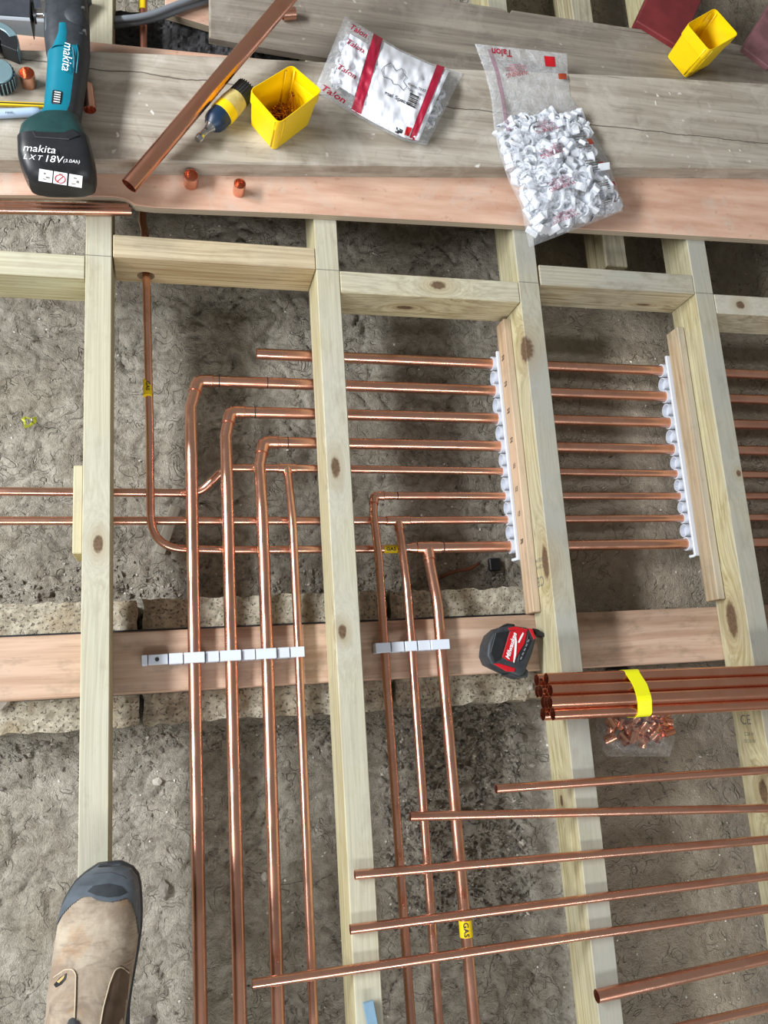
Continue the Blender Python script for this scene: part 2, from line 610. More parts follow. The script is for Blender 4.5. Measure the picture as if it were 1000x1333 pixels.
gravel('gravel', 3200, STONE_W, .0006, .0035, reg_all)
gravel('gravel', 2200, STONE_B, .001, .006, reg_all)
gravel('gravel', 1700, STONE_B, .002, .009, reg_rubble)
gravel('gravel', 500, STONE_C, .002, .008, reg_rubble)
gravel('gravel', 700, STONE_A, .001, .006, reg_rubble)
gravel('gravel', 1800, STONE_B, .0015, .007, reg_edge)
gravel('gravel', 500, STONE_A, .001, .005, reg_edge)

# sleeper wall of dense blocks laid flat
k = NT('dense_block')
c0 = k.co()
n2 = k.noise(c0, 60, 5, .7); n3 = k.noise(c0, 220, 3, .6); n1 = k.noise(c0, 12, 3)
col = k.mix(k.maprange(n2, .38, .62), srgb(188, 182, 164), srgb(142, 134, 118))
col = k.mix(k.math('MULTIPLY', k.maprange(n1, .5, .65), .5), col, srgb(150, 132, 104))
col = k.mix(k.math('MULTIPLY', k.maprange(n3, .6, .68), .7), col, srgb(62, 56, 48))
k.base(col); k.rough(.9); k.set(k.b, 'Specular IOR Level', .15)
k.bump(k.math('SUBTRACT', n2, k.maprange(n3, .58, .68)), .9, .003)
BLOCK = k.m
wall = thing('wall_sleeper', None, None, (0, 0, 0), kind='structure')
xj = .064
edges = [xj - .9, xj - .45, xj, xj + .45, xj + .9]
for a, b in zip(edges[:-1], edges[1:]):
    b2 = min(b, .86)
    if b2 - a < .05: continue
    bm = bmesh.new()
    bmesh.ops.create_grid(bm, x_segments=30, y_segments=16, size=.5)
    bm.verts.ensure_lookup_table()
    x0, x1 = a + .004, b2 - .004; y0, y1 = -.797, -.581
    top = [(v.co.x, v.co.y) for v in bm.verts]
    for v in bm.verts:
        u, w_ = v.co.x + .5, v.co.y + .5
        e = min(u * .44, (1 - u) * .44, w_ * .216, (1 - w_) * .216)
        edge = e < 1e-4
        dx = (random.uniform(-.003, .003) if edge else 0)
        v.co = Vector((x0 + u * (x1 - x0) + dx, y0 + w_ * (y1 - y0) + (random.uniform(-.0035, .0035) if edge else 0), -.138 - (random.uniform(.003, .009) if edge else random.uniform(0, .0022))))
    bed = [e for e in bm.edges if e.is_boundary]
    r = bmesh.ops.extrude_edge_only(bm, edges=bed)
    for v in [g for g in r['geom'] if isinstance(g, bmesh.types.BMVert)]: v.co.z = -.26
    V, F = bmout(bm)
    emit('block', V, F, BLOCK, wall)
V, F = prism([(-.8, -.745), (.86, -.745), (.86, -.633), (-.8, -.636)], -.1375, -.1355)
dpc = emit('damp_course', V, F, BLACKP, wall)


# ------------------------------------------------------------------ timbers
def timber(name, A, B, w, z0, z1, m, label=None, cat=None, group=None, bev=.0015, parent=None):
    A = Vector((A[0], A[1])); B = Vector((B[0], B[1]))
    d = B - A
    V, F = box(0, d.length, -w / 2, w / 2, 0, z1 - z0, bev)
    me = bpy.data.meshes.new(name)
    me.from_pydata(V, [], F); me.materials.append(m); me.update()
    o = bpy.data.objects.new(name, me); COL.objects.link(o)
    o.location = (A.x, A.y, z0)
    o.rotation_euler = (0, 0, math.atan2(d.y, d.x))
    ORG[o.name] = Vector(o.location)
    if parent: o.parent = parent
    if label: tag(o, label, cat, group)
    return o


W = .0434
# joists run towards +y: local x = y + 1.75, local y = -(x - xc)
YS = -1.75


def kn(px, py, z, xc, rx=.014, ry=.008):
    p = at(px, py, z)
    return (p.y - YS, -(p.x - xc), (z + .0885), rx, ry)


def kside(px, py, zz, xc, rx, ry):
    """knot on the left face of a joist: zz height"""
    p = at(px, py, zz)
    return (p.y - YS, W / 2, zz + .0885, rx, ry)


G = 'floor joists'
JX = [0, .4031, .8036, 1.1969]
JM = [
    wood('joist_pine_a', PINE_L, PINE_D, [kn(128, 708, 0, 0, .017, .0085)], seed=1, grey=.25),
    wood('joist_pine_b', PINE_L, PINE_D, [kn(437, 608, 0, .4031, .022, .009), kn(446, 822, 0, .4031, .014, .008)], seed=2, grey=.35),
    wood('joist_pine_c', PINE_L, PINE_D, [kside(686, 455, -.006, .8036, .030, .020), kside(708, 732, -.016, .8036, .036, .015), kside(733, 1042, -.055, .8036, .012, .006)], seed=3, grey=.7),
    wood('joist_pine_d', PINE_L, PINE_D, [kside(956, 806, -.045, 1.1969, .042, .018), kside(998, 1030, -.03, 1.1969, .025, .014), kn(962, 616, 0, 1.1969, .008, .006)], seed=4, grey=.7),
]
JL = ['long pale pine joist on the far left, ending under the boot',
      'pale pine joist second from the left, just left of the second pipe group',
      'pine joist beside the tape measure, with a dark open knot near its far end',
      'rightmost pine joist, at the right end of the gas and water pipe rows']
joists = []
ends = [(-1.14, 1.25), (-1.75, 1.25), (-1.75, 1.25), (-1.75, 1.25)]
for i in range(4):
    y0, y1 = (-1.75, 1.25)
    o = timber('floor_joist', (JX[i], y0), (JX[i], y1), W, -.088, 0, JM[i], JL[i], 'joist', G)
    joists.append(o)
    # pencil setting-out line squared across the joist
    V, F = box(JX[i] - W / 2, JX[i] + W / 2, -.0006, .0006, .00005, .0003)
    emit('pencil_line', V, F, GREYINK, o).matrix_parent_inverse = Matrix.Identity(4)
    c = o.children[0]
    c.matrix_world = Matrix.Identity(4)
    # keep the line in the joist's own frame
    R = Matrix.Rotation(-o.rotation_euler.z, 4, 'Z')
    c.data.transform(Matrix.Translation(o.location))
    c.data.transform(R @ Matrix.Translation(-o.location))
    c.location = (0, 0, 0)

# lower timber between the two right-hand joists, beyond the noggin
timber('floor_joist', (1.032, .075), (1.032, 1.25), .05, -.125, -.045, wood('old_pine', srgb(186, 176, 142), srgb(130, 116, 84), seed=5, dirt=.5), 'short lower pine timber beyond the noggin, between the two right-hand joists', 'joist', bev=.002)

G = 'noggins between the joists'
h = W / 2
NMS = [
    wood('noggin_a', srgb(198, 180, 142), srgb(158, 134, 94), seed=11, grey=-.2),
    wood('noggin_b', srgb(198, 190, 156), srgb(156, 142, 104), [(.19, .004, .085, .018, .01), (.135, -h, .04, .02, .008)], seed=12),
    wood('noggin_c', srgb(192, 182, 152), srgb(142, 126, 96), [(.26, -h, .03, .02, .005)], seed=13, grey=.5, dirt=.5),
    wood('noggin_d', srgb(192, 182, 152), srgb(150, 134, 104), [(.06, .0, .086, .012, .01), (.02, -h, .03, .012, .008)], seed=14, grey=.4),
    wood('noggin_e', srgb(198, 194, 158), srgb(164, 152, 112), seed=15),
]
e = W / 2 + .0008
timber('noggin', (JX[0] + e + .001, h), (JX[1] - e, h), W, -.088, 0, NMS[0], 'brownish pine noggin with the copper gas pipe through a hole in it', 'noggin', G)
timber('noggin', (JX[1] + e, -h), (JX[2] - e, -h), W, -.088, 0, NMS[1], 'pine noggin with a round brown knot on its top face', 'noggin', G)
timber('noggin', (JX[2] + e + .003, h - .003), (JX[3] - e, h - .003), W, -.088, 0, NMS[2], 'weathered grey pine noggin below the white plastic clip bag', 'noggin', G)
timber('noggin', (JX[3] + e, -h), (1.75, -h), W, -.088, 0, NMS[3], 'pine noggin cut off by the right edge of the photo', 'noggin', G)
timber('noggin', (-.4, -h - .001), (JX[0] - e, -h - .001), W, -.088, 0, NMS[4], 'clean pale noggin cut off by the left edge of the photo', 'noggin', G)
# real bore through the noggin for the gas pipe
gp = at(190, 357, -.064)
ng = [o for o in COL.objects if o.name == 'noggin'][0]
cv, cf = tube([Vector((gp.x, -.06, -.066)), Vector((gp.x, .08, -.058))], .0155, 28)
cme0 = bpy.data.meshes.new('bore'); cme0.from_pydata(cv, [], cf); cme0.update()
cob = bpy.data.objects.new('bore', cme0); COL.objects.link(cob)
md = ng.modifiers.new('bore', 'BOOLEAN'); md.operation = 'DIFFERENCE'; md.object = cob; md.solver = 'EXACT'
bpy.context.view_layer.update()
nm_ = bpy.data.meshes.new_from_object(ng.evaluated_get(bpy.context.evaluated_depsgraph_get()))
ng.modifiers.clear(); ng.data = nm_; ng.data.name = 'noggin'
bpy.data.objects.remove(cob)

# wall plate
PLATE = wood('plate_timber', srgb(192, 162, 140), srgb(168, 134, 110), seed=21, yscale=30, dirt=.5, grey=-.5)
pl = prism([(-.8, -.7435), (1.9, -.7465), (1.9, -.6395), (-.8, -.6435)], -.1355, -.0885, .002)
o = emit('wall_plate', *pl, PLATE)
tag(o, 'pinkish timber wall plate lying across under all the joists', 'wall plate')

# packing battens
BAT = wood('batten_wood', srgb(196, 172, 144), srgb(172, 146, 116), seed=31, yscale=50, dirt=.3, grey=-.3)
BAT2 = wood('batten_grey', srgb(182, 164, 134), srgb(150, 130, 102), seed=32, yscale=50, dirt=.4, grey=.1)
timber('batten', (.7738, -.640), (.7738, -.052), .0155, -.0935, -.055, BAT, 'thin batten marked with pen, fixed to the joist beside the tape measure', 'batten', 'battens fixed along the joists')
timber('batten', (1.1655, -.630), (1.1655, -.052), .0165, -.0935, -.052, BAT2, 'thin unmarked batten fixed to the rightmost joist', 'batten', 'battens fixed along the joists')
timber('batten', (-.0305, -.520), (-.0305, -.372), .0155, -.0935, -.02, wood('batten_pale', srgb(196, 184, 138), srgb(168, 152, 108), seed=33, yscale=50), 'short pale batten on the left side of the far left joist', 'batten', 'battens fixed along the joists')

# ------------------------------------------------------------------ boards on top
def slab(name, px, z0, z1, m, label, cat, bev=.0015, group=None, wig=0.):
    pts = []
    for i, p in enumerate(px):
        a = at(p[0], p[1], z1)
        pts.append((a.x, a.y))
    V, F = prism(pts, z0, z1, bev)
    return tag(emit(name, V, F, m), label, cat, group)


ply = NT('birch_ply')
c0 = ply.co()
g1 = ply.noise(ply.vmath('MULTIPLY', c0, (2, 14, 2)), 2.5, 4, .6); sm = ply.noise(c0, 11, 5, .65, .7); sm2 = ply.noise(c0, 60, 4, .7)
col = ply.mix(ply.maprange(g1, .36, .64), srgb(212, 178, 156), srgb(190, 150, 128))
col = ply.mix(ply.math('MULTIPLY', ply.maprange(sm, .52, .68), .55), col, srgb(196, 184, 172))
col = ply.mix(ply.math('MULTIPLY', ply.maprange(sm2, .6, .72), .35), col, srgb(120, 84, 66))
# veneer layers on the edge
sz = ply.n('ShaderNodeSeparateXYZ', None, i0=c0)
lay = ply.math('GREATER_THAN', ply.math('SINE', ply.math('MULTIPLY', sz.outputs[2], 1400.)), .1)
nrm = ply.n('ShaderNodeSeparateXYZ', None, i0=ply.n('ShaderNodeNewGeometry').outputs['True Normal'])
edge = ply.math('LESS_THAN', nrm.outputs[2], .5)
col = ply.mix(edge, col, ply.mix(ply.math('MULTIPLY', lay, .6), srgb(184, 170, 148), srgb(128, 112, 92)))
ply.base(col); ply.rough(.6); ply.set(ply.b, 'Specular IOR Level', .25); ply.bump(g1, .2, .001)
slab('plywood_sheet', [(-60, 253), (60, 253.5), (150, 256.5), (163, 259), (176, 267), (200, 270), (400, 278), (640, 291), (1000, 312), (1080, 317), (1080, 190), (430, 120), (400, 82), (330, 75), (0, 42), (-60, 37)], 0.0005, .018, ply.m,
     'pink plywood strip across the joists, its front edge showing below the grey board', 'plywood')
BRD = boardmat('grey_board', srgb(178, 171, 158), srgb(146, 137, 123), .9, crack=.018, seed=.3)
BRD2 = boardmat('dark_board', srgb(150, 142, 130), srgb(116, 108, 98), .35, seed=2.2, pale=srgb(170, 164, 154))
slab('scaffold_board', [(-60, 206), (100, 208), (330, 213), (600, 216), (800, 216.5), (1000, 219), (1080, 220), (1080, 114), (1000, 108), (800, 97), (600, 89), (430, 80), (250, 71), (130, 66), (-60, 62)], .0185, .056, BRD,
     'wide grey scaffold board carrying the power tool and yellow box of screws', 'board', .003)
slab('scaffold_board', [(272, -45), (272.5, 48), (350, 62), (430, 75), (640, 107), (800, 131), (1080, 180), (1080, 80), (1000, 66), (930, 50), (800, 32), (700, 17), (667, 12), (664, 16), (655, 10), (560, -5), (400, -30)], .0005, .0178, BRD2,
     'darker weathered board beyond, with the empty yellow box standing on it', 'board', .003)

# clinker block in the gap; its dark colour also paints in the boards' shade
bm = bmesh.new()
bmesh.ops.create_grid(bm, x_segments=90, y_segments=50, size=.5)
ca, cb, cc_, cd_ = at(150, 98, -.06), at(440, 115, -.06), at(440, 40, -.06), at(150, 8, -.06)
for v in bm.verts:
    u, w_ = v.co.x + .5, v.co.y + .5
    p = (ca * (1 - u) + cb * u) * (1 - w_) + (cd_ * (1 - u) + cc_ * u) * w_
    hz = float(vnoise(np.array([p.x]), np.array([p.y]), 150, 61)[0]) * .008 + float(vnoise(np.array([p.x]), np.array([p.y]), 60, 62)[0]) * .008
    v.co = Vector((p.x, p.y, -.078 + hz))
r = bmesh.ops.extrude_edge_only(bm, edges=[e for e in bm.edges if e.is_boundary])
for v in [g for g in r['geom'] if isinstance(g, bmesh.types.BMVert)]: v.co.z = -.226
tag(emit('shade_clinker_block', *bmout(bm), plain('shade_dark_clinker', srgb(66, 66, 68), .9, vary=.5, bump=.6, scale=120), smooth=False), 'dark rough clinker block, also standing in for shade, in the gap under the slanting pipe', 'block')

# timbers and beams at the far side
def pbox(name, pa, pb, w, z0, z1, m, label, cat, parent=None):
    a = at(pa[0], pa[1], z1); b = at(pb[0], pb[1], z1)
    return timber(name, (a.x, a.y), (b.x, b.y), w, z0, z1, m, label, cat, parent=parent, bev=.002)


pbox('painted_beam', (858, 45), (905, -60), .115, .0, .03, MAROON, 'broad maroon painted beam behind the empty yellow box', 'beam')
pbox('painted_beam', (985, 75), (1060, -50), .075, .0005, .03, GMAROON, 'worn greyish maroon beam at the top right corner', 'beam')
p1 = [(228, 14), (285, -5), (285, 36), (252, 28)]
slab('plywood_offcut', [(215, 16), (272, 33), (300, 38), (300, -40), (215, -30)], -.06, -.042, ply.m, 'pink plywood offcut under the grey cables, in the gap at the top', 'plywood')
dk = plain('grey_duct', srgb(66, 70, 78), .4, vary=.2)
tr = thing('trunking', 'dark grey plastic trunking with a pale lip behind the power tool', 'trunking', at(30, 12, -.03))
a = at(-80, 12, .0); b = at(52, 18, .0)
V, F = prism([tuple(at(x, y, .03)[:2]) for x, y in ((-80, -12), (118, -12), (90, 22), (52, 23), (-80, 14))], -.02, .03, .003)
emit('body', V, F, dk, tr)
V, F = prism([tuple(at(x, y, .03)[:2]) for x, y in ((-80, 15), (62, 24.5), (62, 29), (-80, 20))], -.02, .032, .002)
emit('lip', V, F, plain('pale_grey_plastic', srgb(168, 176, 184), .4), tr)
g = 'grey cables in the gap'
for i, (pts, r) in enumerate([([(140, 26), (190, 22), (230, 6), (290, -14)], .006), ([(140, 34), (200, 26), (245, 8), (300, -8)], .0065)]):
    P = fillet([at(x, y, -.02 - .012 * i) for x, y in pts], .3, 8)
    tag(emit('cable', *tube(P, r, 12), GREYC, smooth=True), ['upper grey cable crossing the gap at the top', 'lower grey cable crossing the gap at the top'][i], 'cable', g)

# ------------------------------------------------------------------ pipework
R22, R15 = .0108, .0076
HZ = -.110   # level runs under the joists
VZ = -.070   # runs over the wall plate


def band(parent, name, P, D, r, w, m):
    D = D.normalized()
    return emit(name, *tube([P - D * w / 2, P + D * w / 2], r, 20), m, parent, smooth=True, sharp=40)


def text_mesh(s, size, bold=0.0, shear=0.0, spacing=1.0):
    cu = bpy.data.curves.new('lettering', 'FONT')
    cu.body = s; cu.size = size; cu.align_x = 'CENTER'; cu.align_y = 'CENTER'; cu.offset = bold; cu.shear = shear
    cu.space_character = spacing
    cu.resolution_u = 3
    ob = bpy.data.objects.new('lettering', cu)
    COL.objects.link(ob)
    dg = bpy.context.evaluated_depsgraph_get()
    me = bpy.data.meshes.new_from_object(ob.evaluated_get(dg))
    V = [v.co.copy() for v in me.vertices]; F = [list(p.vertices) for p in me.polygons]
    bpy.data.objects.remove(ob); bpy.data.curves.remove(cu); bpy.data.meshes.remove(me)
    return V, F


def lettering(parent, s, origin, ux, uy, size, m, off=.0006, bold=0.0, shear=0., fn=None, name='lettering', spacing=1.0):
    V, F = text_mesh(s, size, bold, shear, spacing)
    ux = Vector(ux).normalized(); uy = Vector(uy)
    uy = (uy - ux * uy.dot(ux)).normalized()
    nn = ux.cross(uy)
    W_ = [Vector(origin) + ux * v.x + uy * v.y + nn * off for v in V]
    if fn: W_ = [fn(v) for v in W_]
    return emit(name, W_, F, m, parent)


def pen_ring(parent, P, D, r):
    return band(parent, 'joint_ring', P, D, r + .0003, .0018, BLACKINK)


ROWY = {  # row: list of (px, py) along the run
    1: [(334, 461), (450, 467), (645, 471), (862, 483), (1000, 489)],
    2: [(258, 496.5), (408, 500), (648, 508), (873, 517), (1000, 521)],
    3: [(300, 536), (411, 539), (652, 545), (877, 551), (1000, 553)],
    4: [(343, 575), (413, 577.5), (655, 581), (881, 585), (1000, 587)],
    5: [(374, 609.5), (413, 610), (660, 614.5), (888, 617), (1000, 618)],
    6: [(487, 645), (665, 646.5), (893, 645.5), (1000, 646)],
    7: [(518, 677.5), (668, 677), (895, 674), (1000, 674)],
    8: [(557, 712.5), (672, 711.5), (905, 708), (1000, 706)],
}


def run(row, r=None):
    """a straight line in the world fitted to the row"""
    P = np.array([at(x, y, HZ)[:] for x, y in ROWY[row]])
    k_ = np.polyfit(P[:, 0], P[:, 1], 1)
    x0 = P[0, 0]; x1 = 1.85
    return Vector((x0, np.polyval(k_, x0), HZ)), Vector((x1, np.polyval(k_, x1), HZ))


def arc_elbow(parent, C, d1, d2, r, name='elbow_fitting', m=COPPER):
    """soldered elbow: short sockets on both arms and a tight bend"""
    d1 = d1.normalized(); d2 = d2.normalized()
    L = r * 2.4
    P = fillet([C + d1 * L, C, C + d2 * L], r * 1.5, 8)
    e = emit(name, *tube(P, r + .0012, 20), m, parent, smooth=True, sharp=50)
    band(e, 'solder_ring', C + d1 * L, d1, r + .0016, .0018, COPPER_DULL)
    band(e, 'solder_ring', C + d2 * L, d2, r + .0016, .0018, COPPER_DULL)
    return e


def tee(parent, C, d, d2, r, r2, L=.02):
    d = d.normalized(); d2 = d2.normalized()
    V, F = merge(tube([C - d * L, C + d * L], r + .0013, 20), tube([C, C + d2 * L * .95], r2 + .0013, 20))
    e = emit('tee_fitting', V, F, COPPER, parent, smooth=True, sharp=50)
    for q in (C - d * L, C + d * L): band(e, 'solder_ring', q, d, r + .0017, .0018, COPPER_DULL)
    return e


def vertical(start, pts, r):
    """run from the low level up over the wall plate, given the start corner and points (px,py,z)"""
    P = [start] + [at(*p) for p in pts]
    return P


PG = 'large copper pipe runs'
# row 1: open-ended
A, B = run(1)
o = tag(emit('copper_pipe', *tube([A, B], R22, hollow=(True, False)), COPPER, smooth=True, sharp=50), 'straight copper pipe with an open cut end, topmost of the sideways rows', 'pipe', PG)

VL = {
    2: ([(248.5, 530, -.098), (249, 585, VZ), (253, 850, VZ), (261.5, 1333, VZ), (263.5, 1440, VZ)], R22, 'elbow'),
    3: ([(294, 568, -.098), (295.5, 622, VZ), (301, 850, VZ), (313, 1333, VZ), (316, 1440, VZ)], R22, 'elbow'),
    4: ([(338, 606, -.098), (341, 660, VZ), (348, 850, VZ), (362.5, 1333, VZ), (366, 1440, VZ)], R22, 'elbow'),
    5: ([(376.5, 632, -.098), (381, 678, VZ), (389, 850, VZ), (408.5, 1333, VZ), (413, 1440, VZ)], R15, 'tee'),
    6: ([(486, 668, -.100), (493.5, 728, VZ), (500.5, 842, VZ), (535.5, 1333, VZ), (543, 1440, VZ)], R15, 'elbow'),
    7: ([(522, 702, -.100), (529.5, 760, VZ), (536, 842, VZ), (571.5, 1333, VZ), (579, 1440, VZ)], R15, 'tee'),
    8: ([(560, 735, -.100), (569.5, 785, VZ), (574, 842, VZ), (617.5, 1333, VZ), (627, 1440, VZ)], R22 * .93, 'tee'),
}
RL = {2: 'leftmost large copper pipe coming down, turned from the second sideways row by an elbow',
      3: 'second large copper pipe from the left coming down, from the third sideways row',
      4: 'third large copper pipe from the left coming down, from the fourth sideways row',
      5: 'thin copper pipe at the right end of the long clip strip, teed off',
      6: 'thin dark copper pipe at the left end of the short clip strip',
      7: 'thin copper pipe in the middle of the short clip strip, teed off below',
      8: 'yellow-taped copper gas pipe, its thick leg at the right end of the short clip strip'}
for row in range(2, 9):
    A, B = run(row)
    pts, rv, kind = VL[row]
    rh = R22 if row in (2, 3, 4, 8) else R15
    root = thing('copper_pipe_run', RL[row], 'pipe', (A.x, A.y, HZ - rh), PG if row < 5 else None)
    q = [at(*p) for p in pts]
    # exact elbow corner: keep the measured x of the down pipe start
    C = A.copy()
    P = fillet([C] + q, [0, .05, .12, .3, .5, 0], 6)
    emit('pipe', *tube(P, rv), COPPER, root, smooth=True, sharp=50)
    dn = (q[0] - C)
    if kind == 'elbow':
        emit('pipe', *tube([C, B], rh), COPPER, root, smooth=True, sharp=50)
        arc_elbow(root, C, B - A, dn, rh)
        pen_ring(root, C + (B - A).normalized() * (.045 if row > 2 else .038), B - A, rh)
        if row == 2: pen_ring(root, at(348, 498.5, HZ), B - A, rh)
    elif row == 5:
        LFT = [at(-70, 639, -.127), at(240, 642, -.127), at(262, 640, -.127), at(290, 613, HZ), at(303, 609, HZ), C]
        LFT[-1] = C
        P = fillet(LFT, [0, 0, .05, .05, 0, 0], 6)
        emit('pipe', *tube(P, R15), COPPER, root, smooth=True, sharp=50)
        emit('pipe', *tube([C, B], rh), COPPER, root, smooth=True, sharp=50)
        tee(root, C, B - A, dn, rh, rv, .016)
    elif row == 7:
        LFT = [at(-70, 678, -.127), at(150, 678, -.127), at(300, 678, -.122), C]
        emit('pipe', *tube(LFT, R15), COPPER, root, smooth=True, sharp=50)
        emit('pipe', *tube([C, B], rh), COPPER, root, smooth=True, sharp=50)
        tee(root, C, B - A, dn, rh, rv, .022)
        pen_ring(root, C - (B - A).normalized() * .022, B - A, rh)
    else:
        GA = [at(186, 290, -.060), at(188.5, 300, -.061), at(190.5, 357, -.064), at(193, 480, -.080), at(195, 560, -.095), at(196.5, 714, -.110), at(300, 716, -.111), at(530, 714.5, -.110), C]
        P = fillet(GA, [0, 0, .1, .1, .1, .062, 0, 0, 0], 10)
        emit('pipe', *tube([at(189, 120, -.06)] + P, R15 * .95), COPPER, root, smooth=True, sharp=50)
        emit('pipe', *tube([C, B], rh), COPPER, root, smooth=True, sharp=50)
        D = (B - A).normalized()
        V, F = merge(tube([C - D * .022, C + D * .024], rh + .0014, 20), tube([C, C + dn.normalized() * .026], rv + .0014, 20), tube([C - D * .044, C - D * .038, C - D * .024], [R15 + .0012, R15 + .0012, rh + .001], 20))
        te = emit('tee_fitting', V, F, COPPER, root, smooth=True, sharp=50)
        band(te, 'solder_ring', C + dn.normalized() * .026, dn, rv + .0018, .002, COPPER_DULL)
        band(te, 'solder_ring', C - D * .044, D, R15 + .0018, .003, plain('solder', srgb(170, 168, 160), .4, .8))
        pen_ring(root, C + D * .03, D, rh)
        # yellow gas tapes
        for (px, py, z, r_, dx, hl, up, sz_) in ((192.2, 505, -.0835, R15, (0, -1, .13), .033, (1, 0, 0), .010),
                                              (508, 714.8, -.1105, R15, (1, 0, 0), .026, (0, 1, 0), .010),
                                              (606.5, 1208.5, VZ, R22, None, .026, (1, 0, 0), .0125)):
            p = at(px, py, z)
            d_ = Vector(dx) if dx else (q[3] - q[2])
            t_ = band(root, 'gas_tape', p, d_, r_ + .0004, hl, YTAPE)
            d_ = d_.normalized()
            view = (CAM - p); side = d_.cross(Vector((0, 0, 1))).normalized()
            nrm_ = (view - d_ * view.dot(d_)).normalized()
            uy_ = nrm_.cross(d_)
            cyl = lambda v, p=p, d_=d_, rr=r_ + .0012: (lambda ax: ax + (v - ax).normalized() * rr)(p + d_ * (v - p).dot(d_))
            lettering(t_, 'GAS', p + nrm_ * (r_ + .001), d_, uy_, sz_, BLACKINK, off=.0002, bold=.0002, fn=cyl)

# end-on stub and yellow taped riser at the top left
rt = thing('copper_pipe', 'upright looking copper pipe with yellow tape crossing the gap at the top left', 'pipe', at(186, 56, -.06))
emit('pipe', *tube([at(187, 70, -.05), at(186, -40, -.05)], R15), COPPER_DULL, rt, smooth=True, sharp=50)
band(rt, 'gas_tape', at(186, 4, -.05), Vector((0, 1, 0)), R15 + .0004, .035, YTAPE)

# ------------------------------------------------------------------ clip strips on the wall plate
def clip_strip(label, segs, yl, yr, pipes):
    """segs: list of (x0,x1,kind)"""
    root = thing('clip_strip', label, 'pipe clips', at((segs[0][0] + segs[-1][1]) / 2, (yl + yr) / 2, -.0885), 'white clip strips on the wall plate')
    X0, X1 = segs[0][0], segs[-1][1]
    for (a, b, kd) in segs:
        za = {'w': VZ + .0165, 's': VZ + .0115, 'b': -.076, 'e': -.062, 't': VZ + .012}[kd]
        ya = yl + (yr - yl) * (a - X0) / (X1 - X0); yb = yl + (yr - yl) * (b - X0) / (X1 - X0)
        pa = at(a + .4, ya, za); pb = at(b - .4, yb, za)
        d = pb - pa; L = d.length; ang = math.atan2(d.y, d.x)
        M = Matrix.Translation((pa.x, pa.y, 0)) @ Matrix.Rotation(ang, 4, 'Z')
        wd = .0085
        if kd in 'wt':
            # arch: ring section around the pipe
            rr = (R22 if kd == 'w' else R15) + .0006
            prof = []
            n = 12
            hw = L / 2; top = za; zb = -.0883
            out = [(-hw, zb), (-hw, top - .003), (-hw + .003, top), (hw - .003, top), (hw, top - .003), (hw, zb)]
            bm = bmesh.new()
            # two side cheeks, a lid and a cradle leave a real bore
            V1 = box(0, max(hw - rr, .0012), -wd, wd, zb, top, .0008, M)
            V2 = box(min(hw + rr, L - .0012), L, -wd, wd, zb, top, .0008, M)
            V3 = box(-.0002, L + .0002, -wd - .0003, wd + .0003, VZ + rr, top + .0004, .0009, M)
            V4 = box(0, L, -wd, wd, zb, VZ - rr, .0006, M)
            bm.free()
            V, F = merge(V1, V2, V3, V4)
            emit('clip', V, F, NATURALP, root)
        elif kd == 's':
            V1 = box(.0006, .0022, -wd, wd, -.0883, za, .0004, M); V2 = box(L - .0022, L - .0006, -wd, wd, -.0883, za, .0004, M)
            V3 = box(.0005, L - .0005, -wd - .0003, wd + .0003, za - .002, za + .0004, .0006, M); V4 = box(.0006, L - .0006, -wd, wd, -.0883, -.086, .0004, M)
            emit('spacer', *merge(V1, V2, V3, V4), WHITEP, root)
        elif kd == 'e':
            emit('end_cap', *box(0, L, -wd, wd, -.0883, za, .0008, M), NATURALP, root)
        else:
            emit('base', *box(0, L, -wd, wd, -.0883, za, .0008, M), WHITEP, root)
            c = M @ Vector((L * .45, 0, za))
            emit('screw', *tube([c + Vector((0, 0, -.004)), c + Vector((0, 0, .0006))], .0035, 12), DARKSTEEL, root)


clip_strip('long white plastic clip strip holding the left group of four pipes', [(184, 192, 'e'), (192.5, 219, 'b'), (219.5, 239, 's'), (239.5, 267, 'w'), (267.5, 286, 's'), (286.5, 314.5, 'w'), (315, 333, 's'), (333.5, 360.5, 'w'), (361, 378, 's'), (378.5, 397, 't')], 859.5, 848, None)
clip_strip('short white plastic clip strip holding the right group of three pipes', [(489, 509, 't'), (509.5, 527, 's'), (527.5, 543.5, 't'), (544, 561, 's'), (561.5, 586, 'w')], 843.5, 838, None)


